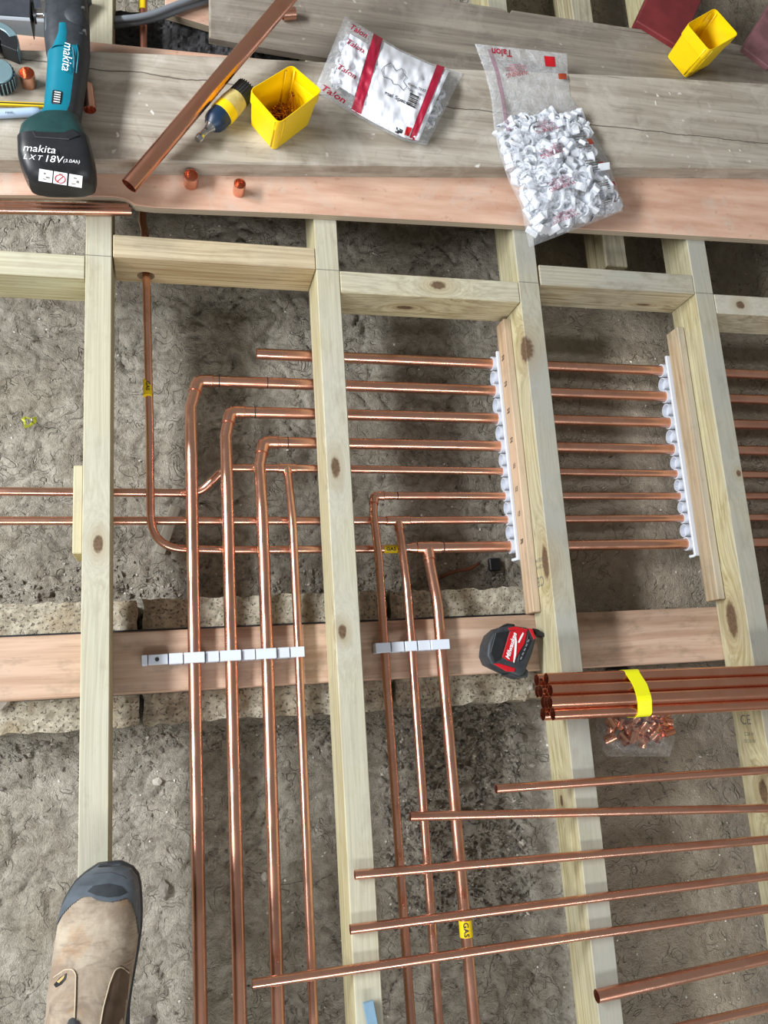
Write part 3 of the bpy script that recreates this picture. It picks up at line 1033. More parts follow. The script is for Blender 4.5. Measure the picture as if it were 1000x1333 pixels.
# hinged clips under the battens
def hang_strip(label, xl, xr, rows, ytop, yend):
    root = thing('clip_strip', label, 'pipe clips', (xl, (ytop + yend) / 2, HZ), 'white clip strips under the battens')
    zb = -.0938
    V, F = box(xl, xr, yend, ytop, zb - .006, zb, .001)
    emit('backing_bar', V, F, WHITEP, root)
    ys = []
    for rw in rows:
        A, B = run(rw)
        y = A.y + (B.y - A.y) * ((xl + xr) / 2 - A.x) / (B.x - A.x)
        r = (R22 if rw in (1, 2, 3, 4, 8) else R15)
        ys.append((y, r))
        n = 20
        V, F = [], []
        for s in range(n):
            a0 = PI / 2 + .0 + 2 * PI * s / n
            for rad, xx in ((r + .0004, xl - .007), (r + .0034, xl - .007), (r + .0034, xr - .004), (r + .0004, xr - .004)):
                V.append(Vector((xx, y + math.cos(a0) * rad, HZ + math.sin(a0) * rad)))
        for s in range(n):
            q = (s + 1) % n
            for j in range(4):
                jj = (j + 1) % 4
                F.append((s * 4 + j, q * 4 + j, q * 4 + jj, s * 4 + jj))
        emit('clip', V, F, WHITEP, root, smooth=True, sharp=40)
    for (a, ra), (b, rb) in zip(ys[:-1], ys[1:]):
        y = (a - ra + b + rb) / 2; g_ = (a - ra) - (b + rb)
        r = max(g_ / 2 - .0042, .004)
        P = [Vector((xl - .005, y, zb - .007 - r)), Vector((xr - .004, y, zb - .007 - r))]
        sp_ = emit('spacer', *tube(P, r, 16, hollow=(True, False), wall=.0018, depth=.010), WHITEP, root, smooth=True, sharp=40)
    # tail hook
    y = ys[-1][0] - ys[-1][1]
    P = fillet([Vector((xl + .004, y + .004, zb - .003)), Vector((xl + .004, y - .016, zb - .004)), Vector((xl - .006, y - .017, zb - .012))], .008, 5)
    emit('clip_tail', *tube(P, .003, 10), WHITEP, root, smooth=True)


hang_strip('white clip strip along the pen-marked batten beside the tape measure', .7612, .7700, range(1, 9), -.105, -.535)
hang_strip('white clip strip along the unmarked batten of the rightmost joist', 1.1492, 1.1600, range(1, 9), -.100, -.535)

# handwriting on the marked batten and stamps on the joists
bt = [o for o in COL.objects if o.name == 'batten'][0]


def place_part(o, par):
    """express a world-built part in a rotated parent's frame"""
    Mi = (Matrix.Translation(par.location) @ par.rotation_euler.to_matrix().to_4x4()).inverted()
    o.data.transform(Matrix.Translation(ORG[par.name]))
    o.data.transform(Mi)
    o.location = (0, 0, 0)
    return o


XB = .7738 - .0155 / 2
for (px, py, s_) in ((652, 466, '22'), (657, 500, '22'), (659, 535, '22'), (663, 573, '22'), (668, 607, '15'), (670, 637, '15'), (673, 669, '15'), (676, 705, '28')):
    p = at(px, py, -.075)
    l = lettering(bt, s_, (XB, p.y, -.076), (0, 0, 1), (0, 1, 0), .013, BLACKINK, off=.0004, fn=None, name='pen_mark', bold=.0002, shear=.3)
    place_part(l, bt)
for ji, xs, yy, zz in ((2, JX[2] - W / 2, at(712, 750, -.04).y, -.045), (3, JX[3] - W / 2, at(990, 942, -.04).y, -.05)):
    for s_, dy, dz, sz_ in (('CE', .008, 0, .026), ('C24 H', -.018, .004, .010), ('0120 W', -.031, .004, .010)):
        l = lettering(joists[ji], s_, (xs, yy + dy * (1 if ji == 3 else -1), zz + dz), (0, 0, 1 if ji == 3 else -1), (0, 1 if ji == 3 else -1, 0), sz_, GREYINK, off=.0003, name='stamp')
        # normal must point to -x
        place_part(l, joists[ji])

# ------------------------------------------------------------------ loose pipes on the joists
LP = [((645, 1027), (1000, 1002), R15, 'first'), ((533, 1063), (1000, 1052), R15, 'second'), ((461, 1139), (1000, 1093), R15, 'third'),
      ((455, 1210), (1000, 1140), R15, 'fourth'), ((328, 1281), (1000, 1183), R15, 'fifth'), ((776, 1297), (1000, 1246), R22, 'sixth'), ((862, 1342), (1000, 1311), R15 * .95, 'seventh')]
LLAB = ['loose thin copper pipe nearest below the taped bundle', 'loose thin copper pipe second below the taped bundle, lying almost level',
        'loose thin copper pipe third below the bundle, its end resting on the second joist',
        'loose thin copper pipe fourth below the bundle, its end just over the second joist edge',
        'longest loose copper pipe, crossing over the left pipe group at the bottom',
        'loose thick copper pipe with an open end at the bottom right', 'loose thin copper pipe at the very bottom right corner']
for i, (a, b, r, w_) in enumerate(LP):
    A = at(a[0] + 1, a[1], r + .0004); B = at(b[0], b[1], r + .0004)
    B = A + (B - A) * 1.35
    tag(emit('copper_pipe', *tube([A, B], r * .98, hollow=(True, False), depth=.06), COPPER, smooth=True, sharp=50), LLAB[i], 'pipe', 'loose pipes laid across the joists')

# bundle of ten new pipes
zz0 = .0005
cols = [(.022, .044), (.011, .033, .055), (.022, .044, .066), (.033, .055)]
A0 = at(712, 882, .04); A3 = at(712, 932, .04)
k_b = 0
bdir = Vector((1, -.022, 0)).normalized()
yc = (A0.y + A3.y) / 2
names = ['top', 'upper', 'lower', 'bottom']
for ci, zs in enumerate(cols):
    y = yc + (1.5 - ci) * .0191
    for zi, z in enumerate(sorted(zs)):
        x = .728 + (.004 * ((ci * 7 + zi * 5) % 3)) - .004
        P = Vector((x, y, z + zz0))
        o = emit('copper_pipe', *tube([P, P + bdir * 1.15], R22, 24, hollow=(True, False), depth=.09), COPPER_NEW, smooth=True, sharp=50)
        lay = 'uppermost' if zi == len(zs) - 1 else ('lowest' if zi == 0 else 'middle')
        colw = ['back', 'second from back', 'second from front', 'front'][ci]
        tag(o, 'shiny copper pipe in the taped bundle, %s pipe of the %s column' % (lay, colw), 'pipe', 'pipes in the taped bundle')
# tape round the bundle: convex hull sweep
cpts = []
for ci, zs in enumerate(cols):
    y = (1.5 - ci) * .0191
    for z in zs:
        for s in range(16):
            a = 2 * PI * s / 16
            cpts.append((y + math.cos(a) * (R22 + .0004), z + zz0 + math.sin(a) * (R22 + .0004)))
cpts = sorted(set(cpts))


def hull(p):
    def half(q):
        o_ = []
        for a in q:
            while len(o_) > 1 and (o_[-1][0] - o_[-2][0]) * (a[1] - o_[-2][1]) - (o_[-1][1] - o_[-2][1]) * (a[0] - o_[-2][0]) <= 0: o_.pop()
            o_.append(a)
        return o_
    return half(p)[:-1] + half(p[::-1])[:-1]


H = hull(cpts)
V, F = [], []
xa = at(836, 905, .07).x
n = len(H)
for j, xo in enumerate((-.0135, .0135)):
    for k_, s_ in ((0, 1.0), (1, 1.02)):
        for (y, z) in H:
            zc = .038
            V.append(Vector((xa + xo + (y) * -.06 + .002 * math.sin(y * 160), yc + y * s_ - (xa - .72) * .022, max(zc + (z - zc) * s_, .0004))))
for s in range(n):
    q = (s + 1) % n
    F += [(n + s, n + q, 3 * n + q, 3 * n + s), (s, 2 * n + s, 2 * n + q, q), (s, q, n + q, n + s), (2 * n + s, 3 * n + s, 3 * n + q, 2 * n + q)]
tag(emit('tape_band', V, F, NEON), 'fluorescent yellow tape wrapped round the bundle of copper pipes', 'tape')

# ------------------------------------------------------------------ upright and lying couplings
def coupling(px, py_base, z, r, hgt, label, m=COPPER, tilt=(0, 0)):
    p = at(px, py_base, z)
    p.y += r * .8
    V, F = tube([p, p + Vector((tilt[0], tilt[1], hgt))], r, 24, hollow=(False, True), depth=hgt * .85, wall=.0011)
    return tag(emit('coupling', V, F, m, smooth=True, sharp=45), label, 'coupling', 'loose copper couplings')


coupling(248.5, 246, .0182, .0128, .026, 'copper coupling standing on the plywood, left of the two')
coupling(311, 256, .0182, .0108, .027, 'narrower copper coupling standing on the plywood, right of the two')
coupling(37.5, 116, .0562, .0128, .026, 'copper coupling standing on the board left of the power tool')
a = at(113, 112, .067); b = at(117, 143, .067)
tag(emit('coupling', *tube([a, b], .0108, 24, hollow=(True, True), depth=.02), COPPER, smooth=True, sharp=45), 'copper coupling lying against the right side of the power tool', 'coupling', 'loose copper couplings')
a = at(368, 18, .030); b = at(384, 17, .030)
V, F = tube([a, b], .0118, 20, hollow=(True, False), depth=.02)
c_ = tag(emit('coupling', V, F, COPPER, smooth=True, sharp=45), 'ribbed copper fitting lying on the dark board under the long slanting pipe', 'coupling', 'loose copper couplings')

# long slanting pipe on the boards
a = at(168, 242, .074); b = at(390, -20, .135)
o = tag(emit('copper_pipe', *tube([a, b + (b - a) * .3], .0142, 28, hollow=(True, False), depth=.12), COPPER_NEW, smooth=True, sharp=50), 'long thick copper pipe slanting over the boards beside the power tool', 'pipe')
# two pipes resting on the left joist below the plywood
for i, (y0, y1, xe, r, zz) in enumerate([(266, 270.5, 168, R15 * .9, .0075), (273, 275.5, 171, R15, .008)]):
    a = at(-60, y0 - 1, zz); b = at(xe, y1, zz)
    tag(emit('copper_pipe', *tube([a, b], r, hollow=(False, True)), COPPER, smooth=True, sharp=50), ['upper of two copper pipes lying along the plywood edge at the left', 'lower of two copper pipes lying along the plywood edge at the left'][i], 'pipe', 'two pipes along the plywood edge')


# ------------------------------------------------------------------ yellow bins
def bin_(px_rim, z0, hgt, label, bottom_scale=.86):
    c = [at(x, y, z0 + hgt) for x, y in px_rim]   # left, back, right, front
    ctr = sum(c, Vector()) / 4
    root = thing('storage_bin', label, 'box', (ctr.x, ctr.y, z0))

    def ring(scale, z, cr=.12):
        pts = []
        for i in range(4):
            p0 = ctr + (c[i] - ctr) * scale; p_ = ctr + (c[i - 1] - ctr) * scale; p1 = ctr + (c[(i + 1) % 4] - ctr) * scale
            for k_ in range(5):
                u = k_ / 4
                a_ = p0 + (p_ - p0) * cr; b_ = p0 + (p1 - p0) * cr
                q = a_ * (1 - u) ** 2 + p0 * 2 * u * (1 - u) + b_ * u * u
                pts.append(Vector((q.x, q.y, z)))
        return pts
    zt = z0 + hgt
    rings = [ring(bottom_scale, z0 + .0005), ring(.935, zt - .028), ring(.975, zt - .026), ring(.985, zt - .0015), ring(.978, zt), ring(.955, zt), ring(.945, zt - .003), ring(.94, zt - .026), ring(.905, zt - .029), ring(bottom_scale - .03, z0 + .003)]
    V = [v for r in rings for v in r]; n = 20; F = []
    for i in range(len(rings) - 1):
        for s in range(n):
            q = (s + 1) % n
            F.append((i * n + s, (i + 1) * n + s, (i + 1) * n + q, i * n + q)[::-1])
    F.append(list(range(n)))
    F.append([(len(rings) - 1) * n + s for s in range(n)][::-1])
    emit('shell', V, F, YELLOW, root, smooth=True, sharp=30)
    # stacking ribs at the front and back corners
    for ci, sgn in ((3, 1), (1, -1)):
        for dd in (-.09, .09):
            nb = c[(ci + (1 if dd > 0 else -1)) % 4]
            base_t = c[ci] + (nb - c[ci]) * .13
            f = (.99 if sgn > 0 else .91)
            t0 = ctr + (base_t - ctr) * f; b0 = ctr + (base_t - ctr) * (bottom_scale + (.005 if sgn > 0 else -.05))
            t0.z = zt - .004; b0.z = z0 + .004
            emit('rib', *tube([b0, t0], .0018, 8), YELLOW, root, smooth=True)
    return root, ctr, c


r1, c1, cc1 = bin_([(323.5, 117), (380, 83), (421, 118), (363, 162)], .0562, .086, 'yellow plastic box holding brown screws, on the grey board')
r2, c2, cc2 = bin_([(893.5, 31), (931, 9.5), (962.5, 45), (924, 67)], .019, .09, 'empty yellow plastic box on the dark board at the top right')
# screws in the first bin
sv = merge(tube([Vector((0, 0, -.02)), Vector((0, 0, -.016)), Vector((0, 0, .016))], [.0004, .0015, .0015], 8), tube([Vector((0, 0, .016)), Vector((0, 0, .019))], [.0015, .0036], 8))
scr0 = None
ax1 = (cc1[3] - cc1[0]); ax2 = (cc1[1] - cc1[0])
for i in range(90):
    u, v = random.uniform(.3, .7), random.uniform(.3, .7)
    p = cc1[0] + ax1 * u + ax2 * v
    if scr0 is None:
        me = bpy.data.meshes.new('screw'); me.from_pydata(sv[0], [], sv[1]); me.materials.append(BRASSY); me.update()
        o = bpy.data.objects.new('screw', me); scr0 = o
    else:
        o = scr0.copy()
    o.location = (c1.x + (p.x - c1.x) * .95, c1.y + (p.y - c1.y) * .95, .0625 + .0002 * i + random.uniform(0, .004))
    o.rotation_euler = (PI / 2 + random.uniform(-.35, .35), random.uniform(-.3, .3), random.uniform(0, 6.28))
    COL.objects.link(o)
    o.scale = (.85, .85, .85)
    tag(o, 'brown screw lying in the pile inside the yellow box', 'screw', 'screws in the yellow box')
for i in range(2):
    o = scr0.copy(); COL.objects.link(o)
    o.location = (c1.x + .014 + .008 * i, c1.y + .022 - .006 * i, .093); o.rotation_euler = (-.55, .3 - i * .5, 0)
    tag(o, ['brown screw standing up against the back wall of the yellow box', 'brown screw leaning upright just beside the other standing screw'][i], 'screw', 'screws in the yellow box')


# ------------------------------------------------------------------ bags
def bagsurf(Lp, Rp, z0f, thick, m=26, n=48, seed=0, prof=None, wr=.003):
    """Lp, Rp: left and right outline points (px,py) from one end to the other. returns eval(u,v,side)->Vector"""
    def interp(P, v):
        t = v * (len(P) - 1); i = min(int(t), len(P) - 2); f = t - i
        return (P[i][0] * (1 - f) + P[i + 1][0] * f, P[i][1] * (1 - f) + P[i + 1][1] * f)

    def ev(u, v, side, lift=0.):
        l = interp(Lp, v); r = interp(Rp, v)
        px = l[0] * (1 - u) + r[0] * u; py = l[1] * (1 - u) + r[1] * u
        zb = z0f(u, v)
        prf = prof(u, v) if prof else (4 * u * (1 - u)) ** .45 * min(1, 9 * v) ** .6 * min(1, 9 * (1 - v)) ** .6
        zz = zb + thick * prf * (.55 if side < 0 else 1) if side > 0 else zb
        nz = float(vnoise(np.array([u * 1.3]), np.array([v * 2.1]), 9, 30 + seed)[0] - .5) * wr * 2 + float(vnoise(np.array([u * 1.3]), np.array([v * 2.1]), 22, 40 + seed)[0] - .5) * wr
        if side > 0: zz += nz * (.25 + prf) + .001
        p = at(px, py, zz)      # the outline as seen, lifted to its real height
        return Vector((p.x, p.y, max(zz + lift, zb + .0005)))
    V, F = [], []
    for side in (1, -1):
        for j in range(n + 1):
            for i in range(m + 1):
                V.append(ev(i / m, j / n, side))
    nn = (m + 1) * (n + 1)
    for j in range(n):
        for i in range(m):
            a_ = j * (m + 1) + i
            F.append((a_, a_ + m + 1, a_ + m + 2, a_ + 1))
            b_ = a_ + nn
            F.append((b_, b_ + 1, b_ + m + 2, b_ + m + 1))
    return V, F, ev


def clipmesh():
    n = 12; V, F = [], []
    for s in range(n - 2):
        a_ = 2 * PI * s / n
        for rad, xx in ((.0075, -.006), (.0105, -.006), (.0105, .006), (.0075, .006)):
            V.append(Vector((xx, math.cos(a_) * rad, math.sin(a_) * rad)))
    for s in range(n - 3):
        for j in range(4):
            jj = (j + 1) % 4
            F.append((s * 4 + j, (s + 1) * 4 + j, (s + 1) * 4 + jj, s * 4 + jj))
    b = box(-.006, .006, -.011, .011, -.0145, -.0085, .0008)
    return merge((V, F), b)


cm = clipmesh()
CLIPMAT = plain('frosted_clip_plastic', srgb(222, 229, 240), .35, vary=.03)
CLIPMAT.node_tree.nodes['Principled BSDF'].inputs['Subsurface Weight'].default_value = .6
CLIPMAT.node_tree.nodes['Principled BSDF'].inputs['Subsurface Radius'].default_value = (.02, .02, .02)
CLIPMAT.node_tree.nodes['Principled BSDF'].inputs['Subsurface Scale'].default_value = 1.
cme = bpy.data.meshes.new('pipe_clip'); cme.from_pydata(cm[0], [], cm[1]); cme.materials.append(CLIPMAT); cme.update()


def scatter_clips(ev, n, u0, u1, v0, v1, label, group, zl=.25, zh=.85, sc=1.0):
    for i in range(n):
        u, v = random.uniform(u0, u1), random.uniform(v0, v1)
        top = ev(u, v, 1); bot = ev(u, v, -1)
        f = random.uniform(zl, zh)
        p = bot.lerp(top, f)
        o = bpy.data.objects.new('pipe_clip', cme)
        p.z = max(p.z, bot.z + .008); p.z = min(p.z, top.z - .006)
        o.location = p
        o.rotation_euler = (random.uniform(0, 6.28), random.uniform(0, 6.28), random.uniform(0, 6.28))
        o.scale = (sc, sc, sc)
        COL.objects.link(o)
        tag(o, label, 'pipe clip', group)


def draped_text(parent, s, ev, u, v, du, size_u, m, rows_px=None, rot=0., name='print', bold=0., shear=0., asp=1.0):
    """text drawn in bag (u,v) space: size in u units, asp converts u to v"""
    V, F = text_mesh(s, 1.0, bold, shear)
    c_, s_ = math.cos(rot), math.sin(rot)
    W_ = []
    for p in V:
        x = (p.x * c_ - p.y * s_) * size_u; y = (p.x * s_ + p.y * c_) * size_u
        W_.append(ev(min(max(u + x, .01), .99), min(max(v - y * asp, .005), .995), 1, .0012))
    return emit(name, W_, F, m, parent)


def draped_strip(parent, ev, u0, u1, v0, v1, m, name, nu=14, nv=14, lift=.0008):
    V, F = [], []
    for j in range(nv + 1):
        for i in range(nu + 1):
            V.append(ev(u0 + (u1 - u0) * i / nu, v0 + (v1 - v0) * j / nv, 1, lift))
    for j in range(nv):
        for i in range(nu):
            a_ = j * (nu + 1) + i
            F.append((a_, a_ + nu + 1, a_ + nu + 2, a_ + 1))
    return emit(name, V, F, m, parent, smooth=True)


# printed bag: u runs down its short side, v from its left end to its right end
Lp = [(449, 21), (480, 40), (520, 64), (560, 82), (603, 95)]        # upper edge
Rp = [(409, 118), (450, 143), (490, 166), (525, 183), (556, 189)]   # lower edge
bag1 = thing('printed_bag', 'printed bag of white spacers with two dark red bands, on the boards', 'bag', at(505, 130, .0565))
V, F, ev1 = bagsurf(Lp, Rp, lambda u, v: .0575, .034, seed=1, wr=.004)
emit('film', V, F, FILM, bag1, smooth=True)
wf = plain('white_print_film', srgb(222, 226, 234), .3, bump=.3, scale=25, spec=.7)
draped_strip(bag1, ev1, .03, .97, .29, .90, wf, 'printed_panel', 26, 48, .0016)
draped_strip(bag1, ev1, .16, .80, .10, .285, wf, 'printed_panel', 26, 20, .0016)
draped_strip(bag1, ev1, .01, .985, .29, .365, REDINK, 'red_band', 26, 8, .0032)
draped_strip(bag1, ev1, .01, .985, .80, .86, REDINK, 'red_band', 26, 8, .0032)
# text: reads along v; u is across
def bag1_text(s, u, v, size, m, bold=0., shear=0.):
    V, F = text_mesh(s, 1.0, bold, shear)
    W_ = [ev1(min(max(u - p.y * size * 1.25, .01), .99), min(max(v + p.x * size, .005), .995), 1, .0040) for p in V]
    return emit('lettering', W_, F, m, bag1)


bag1_text('Talon', .09, .16, .075, REDINK, .02, .3)
bag1_text('Talon', .27, .17, .075, REDINK, .01, .3)
bag1_text('Talon', .60, .17, .075, REDINK, .01, .3)
bag1_text('Talon', .93, .13, .085, REDINK, .02, .3)
bag1_text('rsal Spacer', .58, .60, .052, BLACKINK, .015)
bag1_text('Code: TS22', .36, .715, .032, BLACKINK, .01)
bag1_text('Qty:   100', .42, .715, .028, BLACKINK, .005)
# barcode
for i in range(7):
    uu = .45 + i * .022
    draped_strip(bag1, ev1, uu, uu + (.012 if i % 3 else .018), .68, .755, BLACKINK if i % 2 == 0 else GREYINK, 'barcode_line', 1, 5, .0040)
# outline drawing of the spacer: zigzag of rounded blocks
zig = [(.30, .43), (.22, .47), (.28, .52), (.22, .56), (.30, .61), (.36, .60), (.40, .64), (.46, .62), (.42, .57), (.44, .53), (.40, .50), (.42, .45), (.36, .42), (.30, .43)]
for (a_, b_) in zip(zig[:-1], zig[1:]):
    P = [ev1(a_[0] + (b_[0] - a_[0]) * t / 3, a_[1] + (b_[1] - a_[1]) * t / 3, 1, .0036) for t in range(4)]
    emit('line_drawing', *tube(P, .0005, 4), BLACKINK, bag1)
draped_strip(bag1, ev1, .90, .97, .66, .72, DARKSTEEL, 'label_patch', 5, 5, .0035)
draped_strip(bag1, ev1, .84, .95, .74, .79, RED, 'label_patch', 5, 5, .0035)
scatter_clips(ev1, 22, .2, .8, .07, .20, 'white plastic spacer inside the left end of the printed bag', 'spacers in the printed bag', .25, .6, .75)
scatter_clips(ev1, 12, .2, .75, .88, .94, 'white plastic spacer inside the right end of the printed bag', 'spacers in the right end of the printed bag', .2, .55, .7)

# clear bag of clips
Lp = [(618, 57), (632, 95), (640, 130), (643, 165), (650, 200), (662, 235), (678, 268), (684, 298), (689, 322)]
Rp = [(738, 70), (739, 95), (742, 125), (762, 155), (779, 185), (793, 213), (802, 238), (808, 260), (811, 275)]
bag2 = thing('clear_bag', 'clear plastic bag full of white pipe clips, lying over the board edges', 'bag', at(720, 200, .0565))


def zbase(u, v):
    return .0575 if v < .66 else max(.0575 - (v - .66) / .34 * .036, .0195)


def prof2(u, v):
    a_ = (4 * u * (1 - u)) ** .4
    b_ = .12 + .88 * float(sstep(.30, .50, np.array(v))) if v < .55 else 1.
    return a_ * b_ * min(1, 7 * (1 - v)) ** .5


V, F, ev2 = bagsurf(Lp, Rp, zbase, .052, seed=5, prof=prof2, wr=.007, m=34, n=64)
emit('film', V, F, FILM, bag2, smooth=True)
scatter_clips(ev2, 290, .08, .92, .35, .93, 'white plastic pipe clip inside the clear bag', 'clips in the clear bag', .1, .8, 1.15)
for (u, v, sz_) in ((.38, .12, .05), (.55, .40, .045), (.52, .52, .05), (.47, .69, .05), (.42, .88, .05)):
    for j, (s_, k_) in enumerate((('WARNING', 1.0), ('to avoid danger of', .5), ('suffocation keep this', .5), ('bag away from babies', .5), ('and children', .5))):
        V, F = text_mesh(s_, 1.0, .0)
        rr = PI + .12
        c_, s2 = math.cos(rr), math.sin(rr)
        W_ = []
        for p in V:
            x, y = p.x * sz_ * k_ * 1.15, p.y * sz_ * k_ * 1.15
            x, y = x * c_ - y * s2, x * s2 + y * c_
            W_.append(ev2(min(max(u + x, .02), .98), min(max(v - y * .5 + (.012 - .011 * j), .01), .99), 1, .0016))
        emit('warning_print', W_, F, REDINK if j == 0 else PALEREDINK, bag2)
for (u, v, s_) in ((.86, .46, 3), (.86, .59, 4), (.9, .72, 4), (.9, .85, 4)):
    for j in range(5):
        draped_strip(bag2, ev2, u - .08, u + .05, v + j * .014, v + j * .014 + .006, GREYINK, 'label_line', 6, 1, .0015)
    draped_strip(bag2, ev2, u + .04, u + .085, v + .02, v + .05, RED, 'label_mark', 3, 3, .0018)
draped_strip(bag2, ev2, .12, .17, .02, .40, filmmat('tinted_fold', .5, srgb(150, 100, 124)), 'tinted_fold', 4, 16, .001)
draped_strip(bag2, ev2, .74, .86, .03, .09, RED, 'label_mark', 4, 4, .0015)
draped_strip(bag2, ev2, .88, .98, .13, .16, plain('orange_ink', srgb(176, 70, 40), .5), 'label_mark', 4, 3, .0015)
V, F = text_mesh('Talon', 1., .02, .3)
emit('lettering', [ev2(min(max(.28 - p.x * .1, .01), .99), min(max(.03 + p.y * .05, .004), .99), 1, .0018) for p in V], F, REDINK, bag2)

# bag of copper fittings under the bundle, on the ledge between joists
bag3 = thing('fittings_bag', 'small clear bag of copper fittings tucked under the taped pipe bundle', 'bag', at(820, 955, -.085))
zf = -.088
Lp = [(776, 925), (776, 945), (777, 962), (790, 985)]
Rp = [(880, 925), (879, 945), (878, 965), (872, 985)]
V, F, ev3 = bagsurf(Lp, Rp, lambda u, v: -.140, .045, seed=8, wr=.006, m=20, n=16)
emit('film', V, F, THINFILM, bag3, smooth=True)
fv = tube([Vector((-.011, 0, 0)), Vector((.011, 0, 0))], .0085, 14, hollow=(True, True), depth=.009)
fme = bpy.data.meshes.new('copper_fitting'); fme.from_pydata(fv[0], [], fv[1]); fme.materials.append(COPPER_NEW); fme.polygons.foreach_set('use_smooth', [True] * len(fme.polygons)); fme.set_sharp_from_angle(angle=.8); fme.update()
for i in range(34):
    u = random.uniform(.08, .82); v = random.uniform(.05, .72 - .2 * abs(u - .45))
    p = ev3(u, v, -1); p.z += random.uniform(.010, .03)
    o = bpy.data.objects.new('copper_fitting', fme); o.location = p
    o.rotation_euler = (random.uniform(0, 6), random.uniform(-.6, .6), random.uniform(0, 6)); COL.objects.link(o)
    tag(o, 'small copper fitting in the clear bag under the pipe bundle', 'fitting', 'fittings in the small bag')

CUT0 = plain('cast_alloy', srgb(150, 158, 164), .4, metal=.7, vary=.2)
# ------------------------------------------------------------------ multi-tool
tool = thing('cordless_tool', 'teal and black cordless multi-tool with a battery, on the grey board', 'power tool', at(85, 130, .0565))
Zm = .096


def sec(px0, px1, py, zc, b, e=2.6, skew=0):
    l = at(px0, py, zc); r = at(px1, py + skew, zc)
    c = (l + r) / 2
    c.z = zc
    return (c, (r - l).normalized(), (r - l).length / 2, b, e)


head = [sec(78, 104, 1, Zm, .020), sec(68, 112, 5, Zm, .029, 3), sec(60, 115, 14, Zm, .033, 3.2), sec(58, 116.5, 30, Zm, .035, 3), sec(58, 117, 52, Zm, .036, 2.8), sec(60, 117.5, 70, Zm, .036, 2.6), sec(62, 116.5, 78, Zm, .035, 2.6)]
V, F = loft(head, 32)
emit('gear_head', V, F, BLACKR, tool, smooth=True, sharp=50)
body = [sec(62, 116.5, 77.9, Zm, .0352, 2.6), sec(62, 115, 90, Zm, .034, 2.6), sec(60.5, 113, 105, Zm, .0325, 2.5), sec(59.5, 110.5, 120, Zm, .031, 2.5), sec(58, 108.5, 135, Zm, .030, 2.5), sec(57, 107, 146, Zm, .030, 2.5), sec(53, 106, 153, Zm, .031, 2.5), sec(45, 105, 160, Zm, .032, 2.6)]
V, F = loft(body, 32)
Ft, Fg = [], []
for f in F:
    if len(f) > 4: Fg.append(f); continue
    s = f[0] % 32
    ang = (s + .5) / 32 * 360
    (Ft if 62 <= ang <= 200 else Fg).append(f)
emit('housing', V, Ft, TEAL, tool, smooth=True)
emit('grip', V, Fg, BLACKR, tool, smooth=True, sharp=50)
# teal upper blade of the housing reaching into the head
V, F = loft([sec(74, 95, 50, Zm + .0008, .0362, 2.8), sec(73, 97, 62, Zm + .0008, .0366, 2.8), sec(66, 98, 79, Zm + .001, .0362, 2.7)], 32)
F2 = [f for f in F if len(f) == 4 and 40 <= (f[0] % 32 + .5) / 32 * 360 <= 150]
emit('housing', V, F2, TEAL, tool, smooth=True)
foot = [sec(45, 105, 160, Zm, .0322, 2.6), sec(34, 107, 167, Zm - .002, .036, 3), sec(28, 109, 174, Zm - .002, .038, 3.4), sec(26, 114, 186, Zm - .002, .0388, 4), sec(25.5, 116.5, 192, Zm - .002, .0388, 4)]
V, F = loft(foot, 32)
emit('battery_mount', V, F, DGREEN, tool, smooth=True, sharp=40)
bat = [sec(24.5, 117.5, 190, Zm - .002, .0385, 5), sec(25, 120, 200, Zm - .002, .0388, 5), sec(25.5, 123, 212, Zm - .002, .0385, 5), sec(29, 125.5, 222, Zm - .003, .0365, 4.5), sec(34, 126, 234, Zm - .006, .033, 4.2), sec(39, 124, 243, Zm - .010, .028, 4), sec(48, 119, 247, Zm - .013, .022, 3.5)]
V, F = loft(bat, 40)
bt_ = emit('battery', V, F, BLACKP, tool, smooth=True, sharp=40)
zt = Zm + .0388
ux = (at(105, 214, zt) - at(35, 208, zt)).normalized()
uy = (at(70, 180, zt) - at(72, 210, zt)).normalized()
lettering(bt_, 'makita', at(51, 194.5, zt), ux, uy, .0185, WHITEINK, off=.0012, bold=.0, shear=.2)
lettering(bt_, 'LXT', at(42, 205.5, zt), ux, uy, .0125, WHITEINK, off=.0012, bold=.0, shear=.3, spacing=1.4)
lettering(bt_, '18V', at(69, 208, zt - .0002), ux, uy, .0175, WHITEINK, off=.0012, bold=.0, shear=.2)
lettering(bt_, '(3.0Ah)', at(93, 210.5, zt - .0003), ux, uy, .0085, WHITEINK, off=.0012, bold=0., shear=.2)
# warning sticker, three panels with a red ring
zs = Zm + .0315
uxs = (at(98, 236, zs) - at(56, 229, zs)).normalized(); uys = (at(75, 226, zs) - at(80, 243, zs)).normalized()
sn = uxs.cross(uys).normalized()
if sn.z < 0: sn = -sn
sn = (sn + Vector((0, -.42, .2))).normalized()
uys = sn.cross(uxs).normalized()
zs = Zm + .0338
cst = at(79, 233, zs)
for j, dx in enumerate((-.0225, -.0005, .0225)):
    c = cst + uxs * dx + sn * .003
    V = [c + uxs * a_ + uys * b_ for a_, b_ in ((-.0098, -.009), (.0102, -.009), (.0102, .0095), (-.0098, .0095))]
    V += [v - sn * .0006 for v in V]
    st = emit('warning_sticker', V, [(0, 1, 2, 3), (7, 6, 5, 4), (0, 4, 5, 1), (1, 5, 6, 2), (2, 6, 7, 3), (3, 7, 4, 0)], WHITEINK, bt_)
